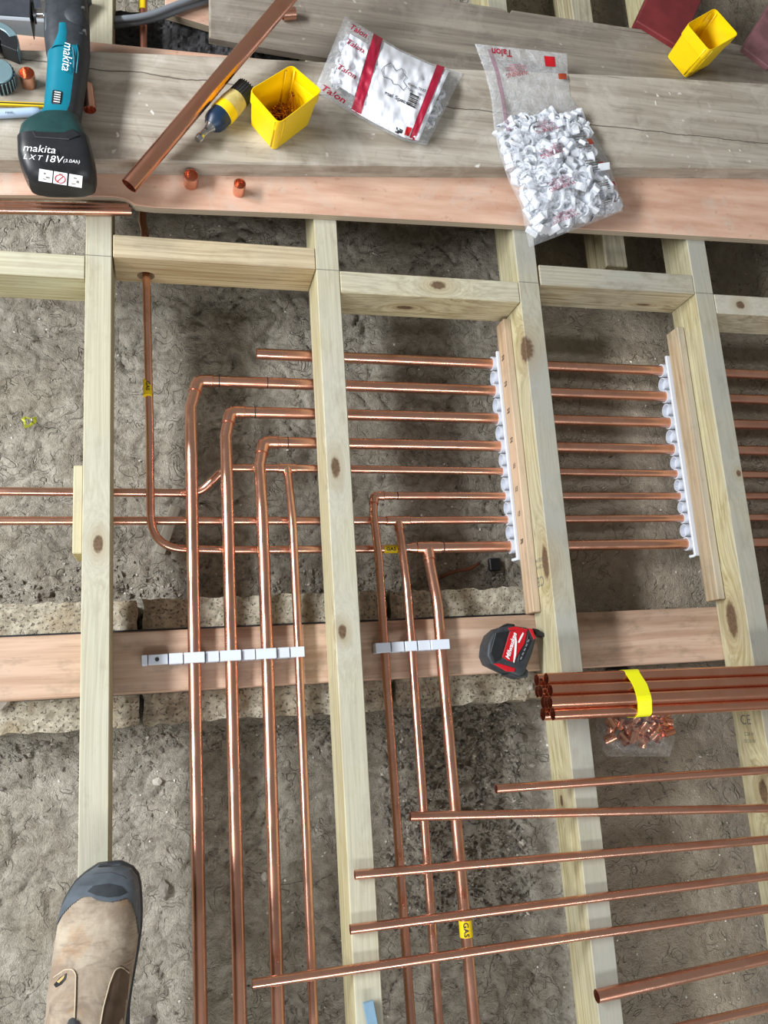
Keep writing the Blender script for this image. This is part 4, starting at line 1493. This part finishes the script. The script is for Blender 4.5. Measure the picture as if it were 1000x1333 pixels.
for a_, b_, w_, h_ in ((-.026, .0035, .003, .003), (-.021, -.002, .006, .0025), (-.026, -.005, .005, .0015), (.020, .004, .005, .002), (.024, -.001, .004, .004), (.018, -.005, .007, .0015), (-.002, .0065, .006, .0012)):
    c = cst + uxs * (a_ + .002) + uys * b_ + sn * .0034
    V = [c + uxs * x + uys * y for x, y in ((-w_ / 2, -h_ / 2), (w_ / 2, -h_ / 2), (w_ / 2, h_ / 2), (-w_ / 2, h_ / 2))]
    emit('sticker_print', V, [(0, 1, 2, 3)], GREYINK, bt_)
ringP = [cst + uxs * (math.cos(t * PI / 10) * .0075 - .0005) + uys * (math.sin(t * PI / 10) * .0062 - .001) + sn * .0036 for t in range(21)]
emit('sticker_print', *tube(ringP, .0007, 6), RED, bt_)
emit('sticker_print', *tube([ringP[3], ringP[13]], .0006, 6), RED, bt_)
# side ribs, slide switch, brand on housing
zt = Zm + .0355
lettering(tool, 'makita', at(87.5, 74, zt), (at(86.0, 90, zt) - at(89, 58, zt)), (at(96, 75, zt) - at(80, 74, zt)), .021, WHITEINK, off=.001, bold=.0, shear=.2)
c = at(74, 127, Zm + .030)
ud = (at(73, 136, .12) - at(75, 118, .12)).normalized(); ul = Vector((0, 0, 1)).cross(ud)
M = Matrix(((ud.x, ul.x, 0, c.x), (ud.y, ul.y, 0, c.y), (0, 0, 1, c.z), (0, 0, 0, 1)))
emit('slide_switch', *box(-.013, .013, -.0075, .0075, -.003, .0022, .0015, M), BLACKP, tool)
sw = [o for o in tool.children if o.name.startswith('slide_switch')][0]
for j in range(5): emit('switch_rib', *box(-.009 + j * .0045, -.0075 + j * .0045, -.004, .006, .002, .0034, .0003, M), WHITEINK, sw)
# light strip on head and pale seams
for pts, r in (([(68, 40), (84, 40.5), (96, 46)], .0012), ([(66, 34), (84, 35), (107, 44)], .0007), ([(74, 50), (95, 59), (96, 75), (95.5, 88)], .0006), ([(100, 58), (102, 70), (99.5, 95)], .0012)):
    P = [at(x, y, Zm + .0345 - .004 * (abs(x - 88) / 22) ** 2) for x, y in pts]
    emit('seam', *tube(fillet(P, .02, 5), r, 6), TEAL if r > .001 else GREYC, tool, smooth=True)
dm = at(96, 22, Zm + .030)
V, F = icos((dm.x, dm.y, Zm + .026), .021, 3, (1, 1.1, .62))
emit('gear_dome', V, F, BLACKR, tool, smooth=True)
for x, y in ((76, 9), (68, 26), (108, 10), (110, 40)):
    p = at(x, y, Zm + .031)
    emit('housing_screw', *tube([p - Vector((0, 0, .01)), p + Vector((0, 0, .001))], .0028, 12), STEEL, tool)
P = [at(x, y, Zm + .0335) for x, y in ((57.5, 10), (62, 10), (62, 33), (57.5, 33))]
emit('gear_collar', *prism([tuple(p[:2]) for p in P], Zm - .02, Zm + .026, .003), CUT0, tool)
# latch on battery mount
P = [at(x, y, Zm + .0372) for x, y in ((42, 171), (82, 173), (94, 168), (104, 176), (90, 182), (46, 179))]
emit('battery_latch', *prism([tuple(p[:2]) for p in P], Zm + .030, Zm + .0385, .001), BLACKP, tool)
# spindle with blade
a = at(61, 17, Zm - .005); b = at(46, 17, Zm - .005)
emit('spindle', *tube([a, a.lerp(b, .35), a.lerp(b, .36), b], [.019, .019, .008, .0065], 24), STEEL, tool, smooth=True, sharp=40)
emit('clamp_flange', *tube([b, b + (b - a).normalized() * .004], .017, 24), DARKSTEEL, tool, smooth=True, sharp=40)
b2 = b + (b - a).normalized() * .0042
P = Vector((0, -1, 0))
V, F = box(b2.x - .0016, b2.x, b2.y - .028, b2.y + .028, .062, .116, .0004)
emit('saw_blade', V, F, DARKSTEEL, tool)

# ------------------------------------------------------------------ tube cleaning brush tool
bz = .0565 + .0215
A = at(257, 182, bz); B = at(321, 116, bz)
ax = (B - A); L = ax.length
br = thing('pipe_cleaning_tool', 'navy and yellow-taped pipe brush tool with steel drive end, beside the slanting pipe', 'tool', at(290, 150, .0565))
def seg_(name, t0, t1, rs, m):
    n = len(rs)
    emit(name, *tube([A + ax * (t0 + (t1 - t0) * i / (n - 1)) for i in range(n)], rs, 24), m, br, smooth=True, sharp=45)
seg_('drive_end', 0, .10, [.006, .0078, .0078, .0055], STEEL)
seg_('shank', .09, .28, [.0062, .0062, .0065, .009, .012], STEEL)
for t in (.05, .17):
    c = A + ax * t + Vector((0, 0, .006)); emit('detent', *icos(c, .003, 1), DARKSTEEL, br)
seg_('collar', .26, .50, [.012, .0185, .0205, .0205, .0213], NAVY)
seg_('tape_wrap', .48, .60, [.0222, .0224, .0222], YTAPE)
ragged = plain('aged_tape', srgb(206, 190, 120), .6, vary=.25, bump=.3)
seg_('tape_wrap', .60, .80, [.0218, .0222, .0214, .0205], ragged)
seg_('brush_head', .79, 1.0, [.0195, .0192, .019, .0185], BLACKR)
bh = [o for o in br.children if o.name.startswith('brush_head')][0]
axn = ax.normalized(); s1 = axn.cross(Vector((0, 0, 1))).normalized(); s2 = axn.cross(s1)
V, F = [], []
for i in range(26):
    a_ = 2 * PI * i / 26
    c = A + ax * .9 + (s1 * math.cos(a_) + s2 * math.sin(a_)) * .0192
    v, f = tube([c - ax * .09, c + ax * .11], .0011, 5)
    V, F = merge((V, F), (v, f))
emit('bristles', V, F, BLACKP, bh)['kind'] = 'stuff'

# ------------------------------------------------------------------ pipe cutter, pencil, marker
pc = thing('pipe_cutter', 'round steel pipe cutter with a ribbed knob at the left edge', 'pipe cutter', at(5, 78, .0565))
c = at(-4, 72, .0565)
def disc(c, r, z0, z1, a0, a1, n=26, ri=0.):
    pts = [(c.x + math.cos(a0 + (a1 - a0) * i / n) * r, c.y + math.sin(a0 + (a1 - a0) * i / n) * r) for i in range(n + 1)]
    if ri: pts += [(c.x + math.cos(a1 - (a1 - a0) * i / n) * ri, c.y + math.sin(a1 - (a1 - a0) * i / n) * ri) for i in range(n + 1)]
    return pts
CUT = plain('pale_steel', srgb(150, 182, 192), .3, metal=.6, vary=.1)
emit('body', *prism(disc(c, .040, 0, 0, -.3, PI + .3, ri=.014), .0567, .088, .0015), CUT, pc, smooth=True, sharp=30)
emit('frame', *prism(disc(c, .0385, 0, 0, -.35, PI + .35, ri=.012), .0567, .0885, .0008), BLACKP, pc, smooth=True, sharp=30)
emit('body', *prism(disc(c, .0405, 0, 0, .45, PI - .2, ri=.027), .0568, .0895, .0015), CUT, pc, smooth=True, sharp=30)
emit('cutting_wheel', *prism(disc(c, .011, 0, 0, 0, 2 * PI)[:-1], .070, .0895, .002), DARKSTEEL, pc, smooth=True, sharp=30)
kc = at(-3, 92, .085)
knob = []
for i in range(48):
    a_ = 2 * PI * i / 48; r = .0255 if (i // 1) % 2 else .0235
    knob.append((kc.x + math.cos(a_) * r, kc.y + math.sin(a_) * r))
emit('knob', *prism(knob, .0568, .083, .001), BLACKP, pc)
emit('knob_cap', *prism([(kc.x + math.cos(2 * PI * i / 32) * .0235, kc.y + math.sin(2 * PI * i / 32) * .0235) for i in range(32)], .083, .0855, .001), CUT, pc, smooth=True, sharp=30)
kb = [o for o in pc.children if o.name == 'knob'][0]
for i in range(24):
    a_ = 2 * PI * i / 24
    p0 = Vector((kc.x + math.cos(a_) * .0253, kc.y + math.sin(a_) * .0253, .058))
    emit('knob_rib', *tube([p0, p0 + Vector((0, 0, .024))], .0013, 6), CUT, kb)

pen = thing('pencil', 'yellow and black striped pencil at the left edge beside the power tool', 'pencil', at(20, 135, .0565))
a = at(-60, 132.5, .061); b = at(62, 137.5, .061)
emit('shaft', *tube([a, b], .0042, 6), plain('pencil_yellow', srgb(232, 196, 30), .4), pen)
for dz, dy in ((.0034, -.0005),):
    emit('stripe', *tube([a + Vector((0, dy, dz)), b + Vector((0, dy, dz))], .0011, 6), BLACKP, pen)
mk = thing('marker_pen', 'pale blue-white marker pen lying beside the striped pencil', 'marker', at(20, 148, .0565))
a = at(-60, 151, .0645); b = at(53, 145.5, .0645)
emit('barrel', *tube([a, a.lerp(b, .9), a.lerp(b, .97), b], [.0078, .0078, .0072, .004], 20), plain('pale_blue_plastic', srgb(176, 196, 222), .35), mk, smooth=True, sharp=50)
lettering(mk, 'FINE', at(12, 147, .0724), b - a, Vector((0, 1, 0)), .006, BLACKINK, off=.0006)

# ------------------------------------------------------------------ tape measure
tm = thing('tape_measure', 'red and black tape measure lying on the wall plate beside the joist', 'tape measure', at(668, 848, -.0885))
zt = -.044
def PX(l, z): return [tuple(at(x, y, z)[:2]) for x, y in l]
outl = [(634.5, 853), (636, 838), (641, 825), (651, 816.5), (664, 813.5), (686, 816.5), (696, 821), (698.5, 833), (694, 850), (688, 866), (683, 878), (676, 881), (664, 876), (651, 870), (639, 864)]
emit('case', *prism(PX(outl, zt), -.0883, zt, .006, 4), BLACKR, tm, smooth=True, sharp=40)
fac = [(654, 855), (664, 822), (680, 819), (686, 824), (683, 838), (674, 852), (670, 862), (661, 860)]
emit('face_panel', *prism(PX(fac, zt + .001), zt - .002, zt + .0016, .0006), RED, tm)
emit('face_panel', *prism(PX([(661, 817.5), (671, 815.5), (687, 819), (686, 823), (672, 820), (664, 821)], zt + .0005), zt - .004, zt + .0008, .0004), RED, tm)
emit('grip_panel', *prism(PX([(638, 850), (645, 824), (661, 821), (651, 858), (643, 862)], zt + .001), zt - .002, zt + .0028, .001), BLACKP, tm)
emit('red_trim', *prism(PX([(642, 864), (650, 863.5), (671, 870), (670, 874.5), (660, 874)], zt), zt - .012, zt + .0015, .001), RED, tm)
emit('red_trim', *prism(PX([(688, 818), (693, 818.5), (697.5, 830), (695, 833)], zt), zt - .012, zt + .0015, .001), RED, tm)
emit('side_panel', *prism(PX([(687, 826), (692, 834), (681, 858), (674, 862), (676, 852), (685, 838)], zt + .001), zt - .002, zt + .0014, .0005), BLACKP, tm)
emit('blade_mouth', *prism(PX([(672, 871), (682, 868), (687, 874), (686, 882), (675, 883), (660, 878)], zt - .012), -.0883, zt - .006, .003), BLACKR, tm)
emit('hook', *prism(PX([(694, 818), (700, 819), (709, 825), (708, 829), (697, 826)], zt - .01), zt - .03, zt - .008, .001), BLACKP, tm)
emit('wrist_loop', *prism(PX([(655, 815), (662, 811), (671, 812), (673, 816)], zt), zt - .02, zt - .003, .002), BLACKP, tm)
zz = zt + .0017
dirx = (at(670.5, 825, zz) - at(661, 858, zz)).normalized(); diry = (at(655, 838, zz) - at(672, 842, zz)).normalized()
fp = [o for o in tm.children if o.name.startswith('face_panel')][0]
lettering(fp, 'Milwaukee', at(665.5, 841, zz), dirx, diry, .0115, WHITEINK, off=.0005, bold=.0003, shear=.3)
emit('print_stroke', *prism(PX([(668.5, 862), (671.5, 824), (673, 836), (672, 852), (669.5, 863)], zz + .0004), zz, zz + .0005), WHITEINK, fp)
lettering(fp, 'TRIP', at(678, 829, zz), dirx, diry, .0075, WHITEINK, off=.0005, shear=.2) if False else None
emit('print_stroke', *prism(PX([(674.5, 836), (678, 828), (681, 823), (682, 825), (679, 831), (676, 837)], zz + .0004), zz, zz + .0005), WHITEINK, fp)
for j in range(5):
    emit('print_stroke', *prism(PX([(677 + j * 2.3, 858 - j * 5.6), (679 + j * 2.3, 854.5 - j * 5.6), (680.5 + j * 2.3, 855.2 - j * 5.6), (678.5 + j * 2.3, 858.8 - j * 5.6)], zz + .0004), zz - .0005, zz + .0003), GREYC, tm)

# ------------------------------------------------------------------ boot
boot = thing('work_boot', 'dusty beige leather work boot with a grey rubber toe, standing on the far left joist', 'boot', at(125, 1230, .001))


def bsec(x0, x1, py, zc, hb, e=2.3):
    l = at(x0, py, zc); r = at(x1, py, zc)
    return (Vector(((l.x + r.x) / 2, l.y, zc)), Vector((1, 0, 0)), (r.x - l.x) / 2, hb, e)


LTH = NT('dusty_nubuck')
c0 = LTH.co()
n1 = LTH.noise(c0, 14, 5, .65, .5); n2 = LTH.noise(LTH.vmath('MULTIPLY', c0, (14, 60, 30)), 1, 4, .6, .6); n3 = LTH.noise(c0, 120, 3)
col = LTH.mix(LTH.maprange(n1, .38, .62), srgb(178, 166, 148), srgb(140, 124, 108))
col = LTH.mix(LTH.math('MULTIPLY', LTH.maprange(n2, .55, .7), .55), col, srgb(104, 92, 82))
col = LTH.mix(LTH.math('MULTIPLY', LTH.maprange(LTH.noise(LTH.vmath('ADD', c0, (3, 1, 2)), 22, 4), .58, .7), .5), col, srgb(166, 122, 80))
LTH.base(col); LTH.rough(.85); LTH.set(LTH.b, 'Specular IOR Level', .15)
crease = LTH.noise(LTH.vmath('MULTIPLY', c0, (9, 80, 9)), 1, 3, .5, 1.5)
LTH.bump(LTH.math('ADD', LTH.math('MULTIPLY', crease, 1.2), LTH.math('MULTIPLY', n3, .3)), .5, .004)
LEATHER = LTH.m
DLEATHER = plain('dark_dusty_leather', srgb(116, 98, 82), .85, vary=.35, bump=.4, spec=.15, scale=30)
TOE = plain('grey_rubber_toe', srgb(92, 102, 112), .5, vary=.4, bump=.15, scale=22)
up = [bsec(128, 156, 1130, .030, .016), bsec(112, 171, 1137, .032, .024), bsec(99, 178, 1149, .034, .031), bsec(90, 180.5, 1163, .035, .036), bsec(82, 181.5, 1180, .036, .041), bsec(77, 182, 1200, .038, .045),
      bsec(73, 181, 1225, .041, .050), bsec(70, 178, 1250, .044, .057), bsec(66.5, 173, 1280, .049, .066), bsec(64, 168, 1310, .055, .076), bsec(62, 164, 1340, .062, .088)]
c_l, _, wl, hl_, _ = up[-1]
yl_ = c_l.y
for (dy, w_, zc, hb) in ((-.035, .050, .075, .105), (-.07, .048, .10, .135), (-.105, .044, .115, .155), (-.135, .036, .12, .160), (-.15, .020, .12, .150)):
    up.append((Vector((c_l.x + .0, yl_ + dy, zc)), Vector((1, 0, 0)), w_, hb, 2.4))
# shift centres so the sole side stays at 0.012
up = [(Vector((c.x, c.y, b + .010)), r, a, b, e) for c, r, a, b, e in up]
V, F = loft(up, 44)
emit('upper', V, F, LEATHER, boot, smooth=True)
# rubber toe guard over the front
tg = [(c, r, a * 1.022 + .0006, b * 1.03 + .0006, e) for c, r, a, b, e in up[:6]]
tg[0] = (tg[0][0] + Vector((0, .002, 0)), tg[0][1], tg[0][2], tg[0][3], 2.3)
fine = []
NK, NS = 24, 120
tg = [(c, r, a * 1.02 + .0006, b * 1.02 + .0006, e) for c, r, a, b, e in up[:9]]
tg[0] = (tg[0][0] + Vector((0, .0015, 0)), tg[0][1], tg[0][2], tg[0][3], 2.3)
for i in range(len(tg) - 1):
    for k_ in range(NK):
        f = k_ / NK
        a, b = tg[i], tg[i + 1]
        fine.append((a[0].lerp(b[0], f), a[1], a[2] * (1 - f) + b[2] * f, a[3] * (1 - f) + b[3] * f, 2.3))
V, F = loft(fine, NS, cap=False)
edge_pts = [at(x, y, .06) for x, y in ((58, 1245), (66, 1222), (74, 1203), (82, 1188), (95, 1174), (108, 1165), (119, 1163), (128, 1167), (145, 1169.5), (158, 1167), (166, 1165), (173, 1173), (178, 1188), (182, 1215), (186, 1245))]
ex = [p.x for p in edge_pts]; ey = [p.y for p in edge_pts]
F2 = []
for f in F:
    c = sum((V[i] for i in f), Vector()) / len(f)
    if c.y > np.interp(c.x, ex, ey) or c.z < .028: F2.append(f)
F2.append(list(range(NS)))
emit('toe_guard', V, F2, TOE, boot, smooth=True)
# sole
so = []
for c, r, a, b, e in up:
    so.append((Vector((c.x, c.y, .013)), r, a * 1.05 + .0012, .0125, 5))
so[0] = (so[0][0] + Vector((0, .004, 0)), so[0][1], so[0][2] * 1.05, .0125, 5)
emit('sole', *loft(so, 36), BLACKR, boot, smooth=True, sharp=50)
# vamp overlays: left and right quarter panels with stitched edges
upl = BVHTree.FromPolygons([Vector(v) for v in loft(up, 44)[0]], loft(up, 44)[1])


def on_boot(px, py, off=.0012):
    a = at(px, py, .0); d = (a - CAM).normalized()
    h_, nrm_, _, _ = upl.ray_cast(CAM, d)
    if h_ is None: return at(px, py, .03)
    return h_ + Vector((0, 0, 1)) * off


def boot_patch(name, px, m, off=.0012):
    n = len(px)
    cx, cy = sum(p[0] for p in px) / n, sum(p[1] for p in px) / n
    V, F = [], []
    K = 6
    for k_ in range(K + 1):
        f = 1 - k_ / K
        for p in px: V.append(on_boot(cx + (p[0] - cx) * f, cy + (p[1] - cy) * f, off))
    for k_ in range(K):
        for s in range(n):
            q = (s + 1) % n
            F.append((k_ * n + s, k_ * n + q, (k_ + 1) * n + q, (k_ + 1) * n + s))
    o = emit(name, V, F, m, boot, smooth=True)
    return o


def dens(px, k_=4):
    out = []
    for i in range(len(px)):
        a, b = px[i], px[(i + 1) % len(px)]
        for j in range(k_): out.append((a[0] + (b[0] - a[0]) * j / k_, a[1] + (b[1] - a[1]) * j / k_))
    return out


boot_patch('toe_bumper', dens([(114, 1160), (122, 1152.5), (142, 1149.5), (158, 1153), (166, 1161), (155, 1166), (140, 1167.5), (126, 1165)], 3), BLACKR, .0026)
P = [on_boot(x, y, .0018) for x, y in ((80, 1187), (90, 1163), (106, 1144), (125, 1137), (146, 1136), (163, 1142), (174, 1157), (178, 1180))]
emit('toe_ridge', *tube(fillet(P, .02, 4), .0011, 6), BLACKR, boot, smooth=True)
boot_patch('quarter_panel', dens([(163, 1338), (166, 1300), (169, 1270), (168, 1262), (158, 1257), (150, 1262), (143, 1280), (135, 1310), (131, 1338)]), DLEATHER)
boot_patch('quarter_panel', dens([(66, 1338), (67, 1300), (69, 1275), (80, 1265), (92, 1260), (98, 1264), (99, 1290), (97, 1320), (97, 1338)]), LEATHER)
for pts in ([(168, 1266), (158, 1258), (150, 1262), (143, 1280), (135, 1310), (131, 1332)], [(70, 1272), (84, 1262), (95, 1261), (99, 1268), (98.5, 1295), (97, 1330)]):
    P = [on_boot(x, y, .002) for x, y in pts]
    emit('stitched_edge', *tube(fillet(P, .01, 4), .0009, 6), plain('pale_thread', srgb(196, 182, 158), .8), boot, smooth=True)
boot_patch('scuff_hole', dens([(70, 1281), (78, 1272), (87, 1266), (86, 1274), (80, 1281), (73, 1285)], 2), BLACKP, .0022)
boot_patch('scuff_hole', dens([(74, 1277), (82, 1270), (85, 1268), (83, 1273), (77, 1279)], 2), plain('torn_leather', srgb(186, 160, 104), .8), .003)
boot_patch('pull_tab', dens([(86, 1336), (90, 1326), (95, 1323), (101, 1327), (106, 1336)], 2), BLACKP, .004)

# ------------------------------------------------------------------ small loose things
a = at(478, 1302, .004); b = at(486, 1345, .004)
d = (b - a).normalized()
M = Matrix.Translation(a) @ Matrix.Rotation(math.atan2(d.y, d.x), 4, 'Z')
tag(emit('steel_rule', *box(0, .12, -.0082, .0082, .002, .0095, .0008, M), BLUEM), 'pale blue metal strip lying on the second joist at the bottom edge', 'rule')
# wooden lath under the pipes
a = at(229, 658, -.222); b = at(208, 720, -.222)
tag(timber('wood_lath', (a.x, a.y), (b.x, b.y), .021, -.230, -.221, wood('lath_wood', srgb(168, 160, 142), srgb(120, 110, 94), seed=41, yscale=60, dirt=.3)), 'grey splintered lath on the ground under the gas pipe bend', 'offcut')
# torn lime wrapper
c = at(38, 549, -.222)
pts = []
for i in range(9):
    a_ = 2 * PI * i / 9; r = .014 * (1 + .35 * math.sin(i * 2.3))
    pts.append(Vector((c.x + math.cos(a_) * r, c.y + math.sin(a_) * r * .8, -.221 + .004 * math.sin(i * 1.7))))
V = pts + [Vector((c.x + (p.x - c.x) * .55, c.y + (p.y - c.y) * .55, p.z + .003)) for p in pts]
F = [(i, (i + 1) % 9, 9 + (i + 1) % 9, 9 + i) for i in range(9)]
V2 = V + [v - Vector((0, 0, .0008)) for v in V]
F2 = F + [tuple(i + 18 for i in f[::-1]) for f in F]
tag(emit('torn_wrapper', V2, F2, LIME), 'torn lime green scrap on the ground left of the far left joist', 'litter')
for (px, py, r, sq, m_, lb, z_) in (
        (10, 908, .020, (1.1, 1.3, .7), STONE_A, 'pale broken stone on the block wall at the left edge', -.130),
        (612, 1072, .017, (1.0, 1.5, .4), STONE_B, 'flat grey stone on the ground among the right pipe group', None),
        (681, 1097, .008, (1.1, .9, .7), STONE_A, 'small square pale stone on the rubble below the first loose pipes', None),
        (693, 996, .006, (1.1, .8, .7), STONE_A, 'small white stone on the rubble left of the bundle end', None),
        (669, 897, .007, (.9, 1.1, .8), STONE_A, 'small white chip just below the tape measure', -.137),
        (214, 1160, .013, (.8, 1.2, .7), STONE_B, 'grey flinty stone on the ground right of the boot toe', None),
        (677, 960, .012, (1.2, .9, .7), STONE_B, 'grey lump on the rubble left of the joist and bundle', None),
        (556, 1142, .007, (.9, .9, .6), STONE_A, 'tiny pale stone beside the middle pipe of the right group', None),
        (345, 1142, .009, (.8, 1.0, .6), STONE_A, 'tiny pale stone between the third and fourth down pipes', None),
        (205, 1018, .009, (1.2, .9, .6), STONE_A, 'white speckled chip on the ground right of the far left joist', None),
        (195, 1331, .010, (1.2, .9, .7), STONE_C, 'dark stone at the bottom edge right of the boot', None)):
    p = at(px, py, -.225)
    z_ = z_ if z_ is not None else float(ground_z(p.x, p.y)) + r * sq[2] * .3
    tag(emit('stone', *icos((p.x, p.y, z_), r, 2 if r > .011 else 1, sq, .18), m_), lb, 'stone')
# black square scrap, dark crumpled scrap and buried brown cable
p = at(645, 734, -.222)
tag(emit('plastic_scrap', *box(p.x - .013, p.x + .011, p.y - .014, p.y + .012, -.232, -.219, .002, None), BLACKP), 'small black square scrap on the ground below the clip strip', 'scrap')
P = fillet([at(573, 752, -.228), at(590, 744, -.222), at(612, 741, -.221), at(624, 733, -.225)], .05, 5)
tag(emit('cable', *tube(P, .0034, 8), plain('brown_sheath', srgb(120, 70, 48), .6), smooth=True), 'short brown cable sticking out of the ground right of the gas tee', 'cable')
p = at(802, 875, -.15)
tag(emit('plastic_scrap', *icos((p.x, p.y, -.146), .022, 2, (1.2, .7, .5), .2), BLACKP), 'crumpled black plastic scrap just above the taped bundle', 'scrap')
P = [at(600 + 26 * t, 1048 + 14 * math.sin(t * 3.1) + 22 * t, -.221) for t in (0, .3, .6, 1.)]
tag(emit('wire', *tube(fillet(P, .03, 4), .0009, 6), BLACKP), 'thin black wire on the ground beside the flat grey stone', 'wire')
